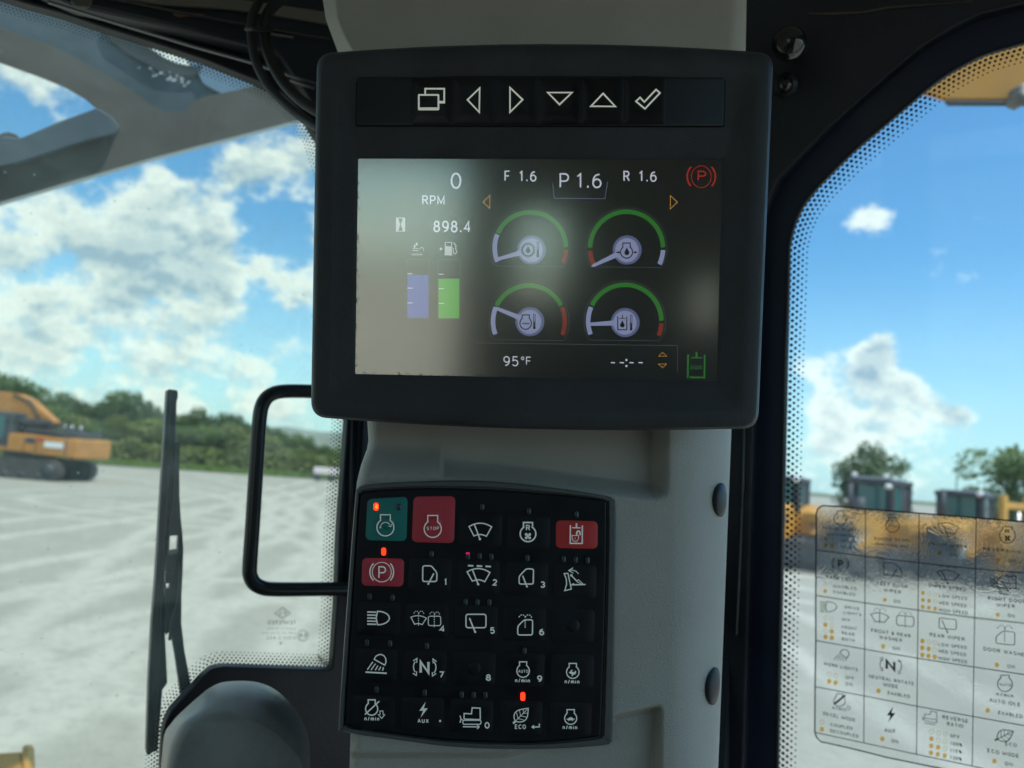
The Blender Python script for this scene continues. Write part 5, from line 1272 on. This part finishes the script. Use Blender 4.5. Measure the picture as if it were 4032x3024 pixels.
for i in range(6):
    a, b = bxs[i] + 1, bxs[i + 1] - 1; cx = (a + b) / 2
    c4 = [S1(q) for q in ((a, 186), (b, 186), (b - 2, 403), (a - 1, 403))]
    q1 = ring_quad(*c4, 6); cc = (sum(x for x, _ in q1) / len(q1), sum(y for _, y in q1) / len(q1))
    bt = loft('button', MP, [(q1, -.0010), (q1, -.0007), (mixp(q1, [cc] * len(q1), .04), -.0005), (mixp(q1, [cc] * len(q1), .5), -.0006), (mixp(q1, [cc] * len(q1), .8), -.0008)], glossk, mon)
    pr_ = Print(MP, .0003); btn_sym(i, pr_); pr_.done('symbol', inkw2, bt)

# ---------------- keypad
kp = thing('keypad', 'black membrane keypad of lit and printed keys on the grey pillar', 'keypad', KP.hit(1870, 2900, 0))
kin = [(1357, 2820), (1384, 2400), (1412, 1985), (1422, 1946), (1450, 1932), (1630, 1922), (1900, 1925), (2180, 1945), (2345, 1963), (2380, 1975), (2391, 2008), (2386, 2350), (2370, 2850), (2363, 2888), (2335, 2904), (2110, 2925), (1800, 2918), (1571, 2892), (1395, 2865), (1364, 2852)]
kout = [(1334, 2836), (1364, 2400), (1398, 1968), (1407, 1926), (1440, 1908), (1630, 1896), (1900, 1893), (2180, 1920), (2372, 1950), (2410, 1964), (2424, 2008), (2421, 2350), (2412, 2870), (2402, 2918), (2368, 2935), (2110, 2950), (1800, 2942), (1571, 2914), (1382, 2888), (1344, 2872)]
a_, b_ = cr(kin, 5), cr(kout, 5)
loft('rim', KP, [(b_, -.012), (b_, .0035), (mixp(b_, a_, .18), .0052), (mixp(b_, a_, .70), .0052), (mixp(b_, a_, .92), .0036), (a_, .0036), (a_, .0030)], rimp, kp, cap=False)
cen = [(1875, 2410)] * len(a_)
membrane = loft('membrane', KP, [(a_, .0032), (mixp(a_, cen, .006), .0046), (mixp(a_, cen, .014), .0049), (mixp(a_, cen, .02), .0049)], memb, kp)
KZ = .0050
# key grid
rowsL = [(1512, 2062), (1502, 2252), (1490, 2435), (1478, 2620), (1468, 2805)]
rowsR = [(2270, 2105), (2262, 2288), (2255, 2462), (2252, 2640), (2243, 2830)]
def kc(r_, c): a, b = Vector(rowsL[r_]), Vector(rowsR[r_]); return a.lerp(b, c / 4)
def keypad_key(name, quad, r_, m_, z0=KZ - .0003, z1=KZ + .00016, label=None):
    q = ring_quad(*quad, r_); cc = [(sum(x for x, _ in q) / len(q), sum(y for _, y in q) / len(q))] * len(q)
    o = loft(name, KP, [(q, z0), (q, z1 - .0001), (mixp(q, cc, .03), z1), (mixp(q, cc, .5), z1)], m_, kp)
    if label: o['label'] = label
    return o
ICON_Z = KZ + .0016
def P_(): return Print(KP, ICON_Z)
icons = {}
def i00(p): engine(p, K1, 433, 652, 123, 17, 123, .58, 1.5); p.A(K1, 11, 435, 655, 75, 78, 176, 35); p.L(K1, 12, [(480, 628), (512, 640), (522, 602)]); p.L(K1, 10, [(346, 650), (358, 660), (372, 654)])
def i01(p): engine(p, K1, 1120, 672, 124, 17, 124, .58, 1.56); p.T(K1, 'STOP', 1032, 690, 1212, 688, 48, .01)
def i02(p):
    screenfan(p, K0, 9, (1008, 412), (1172, 414), (1044, 480), (1134, 482), 26, 12); p.L(K0, 10, [(1047, 396), (1086, 500)]); p.O(K0, 1087, 502, 9)
def i03(p): engine(p, K2, 594, 670, 102, 19, 102, .58, 1.45); p.T(K2, 'R', 566, 628, 624, 628, 76, .035); fan4(p, K2, 593, 700, 52)
def i04(p):
    p.L(K2, 17, [(1148, 556), (1146, 795), (1303, 795), (1304, 560)]); p.L(K2, 20, [(1227, 532), (1227, 588)]); p.L(K2, 15, [(1172, 590), (1282, 592)])
    p.L(K2, 9, [(1168, 692), (1256, 692), (1254, 730), (1240, 762), (1212, 770), (1184, 760), (1170, 730)], closed=True); p.L(K2, 6, [(1212, 718), (1209, 742)])
    p.L(K2, 20, [(1232, 688), (1230, 660), (1242, 636), (1260, 634), (1274, 650), (1276, 688)]); 
def i10(p):
    p.A(K1, 12, 380, 1300, 138, 142, 0, 360, 40); p.A(K1, 19, 380, 1298, 172, 172, 134, 226); p.A(K1, 19, 380, 1298, 172, 178, 44, -44); p.T(K1, 'P', 330, 1392, 444, 1394, 180, -.015)
def i11(p): p.L(K1, 19, rpoly([(976, 1210), (1100, 1208), (1182, 1310), (1178, 1436), (974, 1436)], 30), closed=True); p.L(K1, 20, [(1136, 1318), (1058, 1468)]); p.O(K1, 1056, 1470, 15); p.T(K1, '1', 1284, 1492, 1330, 1494, 98, .03)
def i12(p):
    for x in (1000, 1064, 1127): p.L(K0, 12, [(x, 695 + (x - 1000) * .04), (x + 40, 697 + (x - 1000) * .04)])
    screenfan(p, K0, 9, (994, 740), (1160, 745), (1032, 808), (1122, 812), 26, 12); p.L(K0, 10, [(1033, 726), (1073, 828)]); p.O(K0, 1074, 830, 9); p.T(K0, '2', 1178, 840, 1212, 842, 48, .035)
def i13(p): p.L(K2, 17, rpoly([(572, 1126), (666, 1130), (662, 1326), (478, 1326), (478, 1226)], 26), closed=True); p.L(K2, 18, [(524, 1218), (578, 1355)]); p.O(K2, 580, 1358, 13); p.T(K2, '3', 754, 1374, 818, 1378, 86, .035)
def i14(p):
    p.L(K2, 14, [(1066, 1190), (1116, 1186), (1160, 1392), (1074, 1412)] + [(1098, 1330), (1094, 1260)], closed=True)
    p.L(K2, 16, [(1152, 1206), (1240, 1296)]); p.L(K2, 10, [(1236, 1278), (1252, 1270), (1318, 1330)]); p.L(K2, 16, [(1152, 1336), (1348, 1332)]); p.O(K2, 1160, 1212, 17); p.O(K2, 1186, 1330, 15); p.L(K2, 10, [(1310, 1332), (1236, 1298)])
    p.L(K2, 11, [(1254, 1192), (1222, 1160), (1180, 1144), (1130, 1148)]); p.L(K2, 11, [(1182, 1114), (1126, 1150), (1186, 1184)])
def i20(p): headlamp(p, K3, 15, 322, 462, 198, 172, 332)
def i21(p):
    screenfan(p, K3, 11, (718, 242), (902, 254), (762, 326), (852, 330), 24, 10); vdash(p, K3, 9, 808, 196, 352, 6); drops(p, K3, 9, 812, 208, 118, 38)
    p.L(K3, 11, rr(924, 230, 1072, 342, 26), closed=True); vdash(p, K3, 9, 996, 202, 372, 6); drops(p, K3, 9, 1000, 216, 116, 36); p.T(K3, '4', 1058, 418, 1122, 420, 78, .035)
def i22(p): p.L(K4, 14, rr(96, 190, 314, 336, 28), closed=True); p.L(K4, 16, [(134, 232), (194, 380)]); p.O(K4, 196, 382, 12); p.T(K4, '5', 358, 402, 410, 404, 72, .035)
def i23(p): p.L(K4, 14, rpoly([(730, 250), (822, 250), (820, 415), (660, 415), (660, 320)], 24), closed=True); vdash(p, K4, 12, 740, 258, 345, 4); drops(p, K4, 11, 742, 232, 138, 36); p.T(K4, '6', 893, 418, 948, 420, 72, .035)
def i30(p):
    p.L(K3, 14, [(282, 742), (300, 708), (330, 688), (364, 684), (398, 700), (420, 736), (422, 775), (408, 812)], closed=True)
    for i, (a, b) in enumerate((((266, 772), (200, 866)), ((298, 794), (244, 870)), ((326, 816), (294, 872)), ((360, 830), (336, 872)), ((392, 836), (382, 876)))): p.L(K3, 14, [a, b])
    p.L(K3, 18, [(178, 894), (430, 908)])
def i31(p):
    p.T(K3, 'N', 818, 916, 942, 918, 160, .04); p.A(K3, 13, 805, 832, 56, 80, 130, 230); p.A(K3, 13, 950, 838, 66, 84, 52, -52)
    for q in ([(744, 760), (790, 732), (786, 784)], [(740, 908), (782, 934), (786, 886)], [(982, 790), (980, 738), (1022, 770)], [(972, 896), (974, 940), (1018, 910)]): p.L(K3, 12, q)
    p.T(K3, '7', 1052, 962, 1112, 964, 78, .035)
def i32(p): p.T(K4, '8', 312, 914, 368, 916, 72, .035)
def i33(p): engine(p, K4, 718, 806, 68, 12, 70, .58, 1.4); p.T(K4, 'AUTO', 664, 826, 774, 828, 34, .015); p.T(K4, 'n/min', 630, 932, 792, 935, 44, .045); p.T(K4, '9', 870, 926, 926, 928, 72, .035)
def i34(p):
    engine(p, K4, 1259, 820, 68, 12, 68, .58, 1.4); p.F(K4, [(1214, 822), (1232, 812), (1240, 796), (1262, 794), (1248, 812), (1272, 822), (1292, 800), (1296, 826), (1284, 846), (1262, 848), (1258, 864), (1244, 862), (1250, 844), (1232, 838)])
    p.T(K4, 'n/min', 1170, 944, 1332, 947, 44, .045)
def i40(p):
    engine(p, K3, 252, 1330, 72, 15, 76, .58, 1.4); p.L(K3, 16, [(172, 1398), (342, 1240)]); p.T(K3, 'n/min', 165, 1470, 342, 1474, 48, .045)
    p.L(K3, 9, [(350, 1356), (386, 1356), (388, 1400), (406, 1402), (370, 1444), (332, 1400), (352, 1398)], closed=True)
def i41(p): bolt_icon(p, K3, 866, 1342, 94); p.T(K3, 'AUX', 796, 1496, 930, 1500, 48, .045); p.O(K3, 1065, 1475, 13)
def i42(p):
    p.L(K4, 13, [(74, 1330), (76, 1270), (156, 1274), (164, 1208), (250, 1212), (252, 1330)]); p.L(K4, 11, [(74, 1330), (256, 1336)]); p.L(K4, 11, rr(62, 1344, 260, 1388, 20), closed=True); p.A(K4, 12, 18, 1332, 22, 42, 62, -62); p.L(K4, 10, [(42, 1332), (62, 1342)])
    p.L(K4, 12, [(62, 1414), (236, 1416)]); p.L(K4, 11, [(218, 1394), (240, 1416), (218, 1440)]); p.T(K4, '0', 298, 1434, 354, 1436, 72, .035)
def i43(p): leaf(p, K4, 11, 632, 1356, 774, 1214); p.T(K4, 'ECO', 628, 1438, 750, 1440, 50, .03); p.L(K4, 13, [(894, 1380), (894, 1416), (822, 1418)]); p.F(K4, [(804, 1417), (838, 1394), (838, 1440)])
def i44(p):
    engine(p, K4, 1236, 1322, 66, 12, 66, .60, 1.42); p.F(K4, [(1186, 1330), (1208, 1326), (1222, 1312), (1248, 1310), (1266, 1326), (1286, 1328), (1268, 1338), (1258, 1352), (1244, 1344), (1222, 1344), (1212, 1354), (1204, 1340)]); p.T(K4, 'n/min', 1148, 1442, 1308, 1445, 44, .045)
IC = {(0, 0): i00, (0, 1): i01, (0, 2): i02, (0, 3): i03, (0, 4): i04, (1, 0): i10, (1, 1): i11, (1, 2): i12, (1, 3): i13, (1, 4): i14, (2, 0): i20, (2, 1): i21, (2, 2): i22, (2, 3): i23,
      (3, 0): i30, (3, 1): i31, (3, 2): i32, (3, 3): i33, (3, 4): i34, (4, 0): i40, (4, 1): i41, (4, 2): i42, (4, 3): i43, (4, 4): i44}
q_ = lambda c, *pts: [c(p_) for p_ in pts]
SPEC = {(0, 0): (q_(K1, (172, 240), (756, 205), (738, 850), (142, 835)), keyg, 'green engine start key'), (0, 1): (q_(K1, (842, 205), (1448, 198), (1428, 880), (815, 862)), keyr, 'red engine stop key'),
        (1, 0): (q_(K1, (96, 1092), (706, 1106), (692, 1512), (86, 1494)), keyr, 'red parking brake key'), (0, 4): (q_(K2, (960, 492), (1506, 506), (1502, 866), (956, 854)), keyr2, 'red key with open padlock symbol')}
for r_ in range(5):
    for c in range(5):
        if (r_, c) in SPEC: quad, m_, lb = SPEC[(r_, c)]; rad = 22
        else:
            o_ = kc(r_, c); w_, h_ = 84, 66; oy = 0
            quad = [(o_.x - w_ + 3, o_.y - h_ - 2), (o_.x + w_ + 3, o_.y - h_ + 3), (o_.x + w_ - 1, o_.y + h_ + 4), (o_.x - w_ - 3, o_.y + h_ - 1)]; m_ = keym; lb = None; rad = 20
        ko = keypad_key('key', quad, rad, m_, label=lb)
        if (r_, c) in SPEC or (r_, c) in ((2, 4), (3, 2)):
            dk = 1 if (r_, c) in SPEC else .45
            dx, dy = (sum(a[0] for a in quad) / 4 + (4 if (r_, c) in SPEC else 0), sum(a[1] for a in quad) / 4 + (14 if (r_, c) in SPEC and r_ == 0 and c < 2 else 0))
            ring = lambda q_r: [(dx + q_r * math.cos(6.2832 * k / 28), dy + q_r * math.sin(6.2832 * k / 28)) for k in range(28)]
            if (r_, c) != (0, 4): loft('dome', KP, [(ring(27), KZ + .0001), (ring(25), KZ + .0001 + .0004 * dk), (ring(20), KZ + .0001 + .0008 * dk), (ring(10), KZ + .0001 + .00105 * dk), (ring(3), KZ + .0001 + .0011 * dk)], m_, ko)
        if (r_, c) in IC: p = P_(); IC[(r_, c)](p); p.done('symbol', inkw, ko)
def lamp(c, x, y, m_, w=34, h=56, lb=None):
    X, Y = c((x, y)); w, h = w / c.s / 2, h / c.s / 2
    q = ring_quad((X - w, Y - h), (X + w, Y - h), (X + w, Y + h), (X - w, Y + h), w * .98)
    cc = [(X, Y)] * len(q)
    o = loft('indicator_light', KP, [(q, KZ - .0002), (q, KZ + .0007), (mixp(q, cc, .3), KZ + .0010), (mixp(q, cc, .8), KZ + .0011)], m_, kp)
    if lb: o['label'] = lb
lamp(K1, 297, 350, redl, 72, 112, 'lit orange indicator light'); pr = Print(KP, KZ + .0013); pr.O(K1, 304, 348, 21, 34, 16); pr.done('light_core', amber, kp); lamp(K1, 408, 1002, redl, 68, 112, 'lit red indicator light'); lamp(K4, 715, 1085, redl, 52, 94, 'lit red indicator light')
lamp(K1, 631, 355, ledoff, 62, 98)
for c, x, y in ((K0, 1103, 268), (K2, 605, 372), (K2, 1228, 415), (K0, 737, 611), (K0, 1000, 628), (K0, 1085, 626), (K0, 1170, 630), (K2, 586, 988), (K2, 1060, 1002), (K2, 1217, 1008), (K2, 1373, 1015),
                (K0, 286, 919), (K0, 453, 928), (K4, 92, 55), (K4, 220, 58), (K4, 350, 62), (K3, 197, 545), (K3, 470, 555), (K3, 908, 583), (K4, 733, 588), (K3, 310, 1102), (K3, 882, 1140), (K4, 50, 1065), (K4, 180, 1070), (K4, 307, 1070)):
    lamp(c, x, y, ledoff, 30 / 1.8433 * c.s, 50 / 1.8433 * c.s)
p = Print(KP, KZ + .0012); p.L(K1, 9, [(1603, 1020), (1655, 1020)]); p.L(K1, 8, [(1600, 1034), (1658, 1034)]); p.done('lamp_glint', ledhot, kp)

# ---------------- rest of the cab: roof, floor, walls with openings shaped for the light (behind and beside the camera)
foot = [KP.hit(2100, 1512, -.30), RP.w(RP.uv(4700, 1512) ), ]
wl0 = WP.w(WP.uv(1560, 1500)); wl1 = WP.w(WP.uv(1560, 1500) + Vector((-.95, 0)))
rp0 = RP.hit(2800, 1500); rp1 = RP.hit(4700, 1500)
A0 = Vector((wl1.x, wl1.y)); B0 = Vector((rp1.x, rp1.y)); C0 = Vector((.62, -.95)); D0 = Vector((-.80, -.95)); E0 = Vector((-1.02, -.30))
apex = Vector((.10, .78))
fp = [A0 + Vector((-.03, .03)), Vector((wl0.x, wl0.y + .04)), apex, Vector((rp0.x, rp0.y + .04)), B0 + Vector((.03, .03)), C0, D0, E0]
ZR, ZF = 2.4 + .46, 2.4 - .95
def plate(name, z, th, m_, parent):
    V = [Vector((p_.x, p_.y, z)) for p_ in fp] + [Vector((p_.x, p_.y, z + th)) for p_ in fp]; n_ = len(fp)
    return mk(name, V, [tuple(range(n_))[::-1], tuple(range(n_, 2 * n_))] + [(i, (i + 1) % n_, (i + 1) % n_ + n_, i + n_) for i in range(n_)], m_, parent)
cs = thing('cab_shell', 'dark interior of the cab: roof, floor and side walls', 'cab', (0, 0, ZF))
plate('roof', ZR, .06, mat('headliner', (.34, .34, .31), .8), cs); plate('floor', ZF - .05, .05, mat('floor_mat', (.03, .03, .03), .8), cs)
shell = mat('shell_grey', (.045, .048, .046), .7)
def wall(a, b, z0, z1, name='wall_panel', m_=None):
    a, b = Vector((a[0], a[1])), Vector((b[0], b[1])); t = (b - a).normalized(); n_ = Vector((-t.y, t.x)) * .03
    V = [Vector((*q, z)) for z in (z0, z1) for q in (a, b, b + n_, a + n_)]
    return mk(name, V, [(3, 2, 1, 0), (4, 5, 6, 7), (0, 1, 5, 4), (1, 2, 6, 5), (2, 3, 7, 6), (3, 0, 4, 7)], m_ or shell, cs)
def wall_open(a, b, w0, w1, zb, zt):
    a, b = Vector((a[0], a[1])), Vector((b[0], b[1])); wall(a, b, ZF, zb); wall(a, b, zt, ZR)
    if w0 > 0: wall(a, a.lerp(b, w0), zb, zt)
    if w1 < 1: wall(a.lerp(b, w1), b, zb, zt)
q0, q1 = WP.hit(1630, 2000, -.004), RP.hit(2715, 2000, -.002)
qa, qb = WP.hit(1450, 2000, -.004), RP.hit(2900, 2000, -.003)
wall(q0, q1, ZF, ZR, 'corner_post', framek); wall(qa, q0, ZF, ZR, 'corner_post', framek); wall(q1, qb, ZF, ZR, 'corner_post', framek)
wall(A0, Vector((wl0.x, wl0.y)), ZF, 2.4 - .72)
wall((rp0.x, rp0.y), (B0.x, B0.y), ZF, 2.4 - .60)
wall_open(E0, A0, .35, .95, 2.4 - .45, ZR - .12)
wall_open(D0, E0, .06, .50, 2.4 - .30, ZR - .16)
def rx(x): return ((x), -.95)
wall(rx(.62), rx(-.80), ZF, 2.4 - .30); wall(rx(.62), rx(-.80), 2.4 + .30, ZR)
wall(rx(-.74), rx(-.80), 2.4 - .30, 2.4 + .30); wall(rx(-.18), rx(-.30), 2.4 - .30, 2.4 + .30)      # made-up rear posts, placed to shape the glare on the screen
wall(rx(-.085), rx(-.18), 2.4 - .30, 2.4 + .02); wall(rx(-.085), rx(-.18), 2.4 + .20, 2.4 + .30)  # invented gap that throws the bright spot mid-screen
wall(rx(.20), rx(-.085), 2.4 - .30, 2.4 + .30); wall(rx(.24), rx(.20), 2.4 - .30, 2.4 - .01); wall(rx(.24), rx(.20), 2.4 + .09, 2.4 + .30); wall(rx(.62), rx(.24), 2.4 - .30, 2.4 + .30)  # solid stretch and slit invented for the screen's dark side and faint glare
wall_open(B0, C0, .03, .92, 2.4 - .55, ZR - .12)
# operator seat behind the camera
st = thing('operator_seat', 'black operator seat behind the viewpoint', 'seat', (0, -.55, ZF))
bx('cushion', (0.02, -.50, ZF + .42), (.5, .5, .14), blackp, st, .04); bx('backrest', (0.02, -.78, ZF + .62), (.48, .12, .42), blackp, st, .05); bx('headrest', (0.02, -.80, ZF + .90), (.20, .09, .12), blackp, st, .03)
bx('pedestal', (0.02, -.5, ZF + .2), (.3, .3, .38), blackp, st, .02)
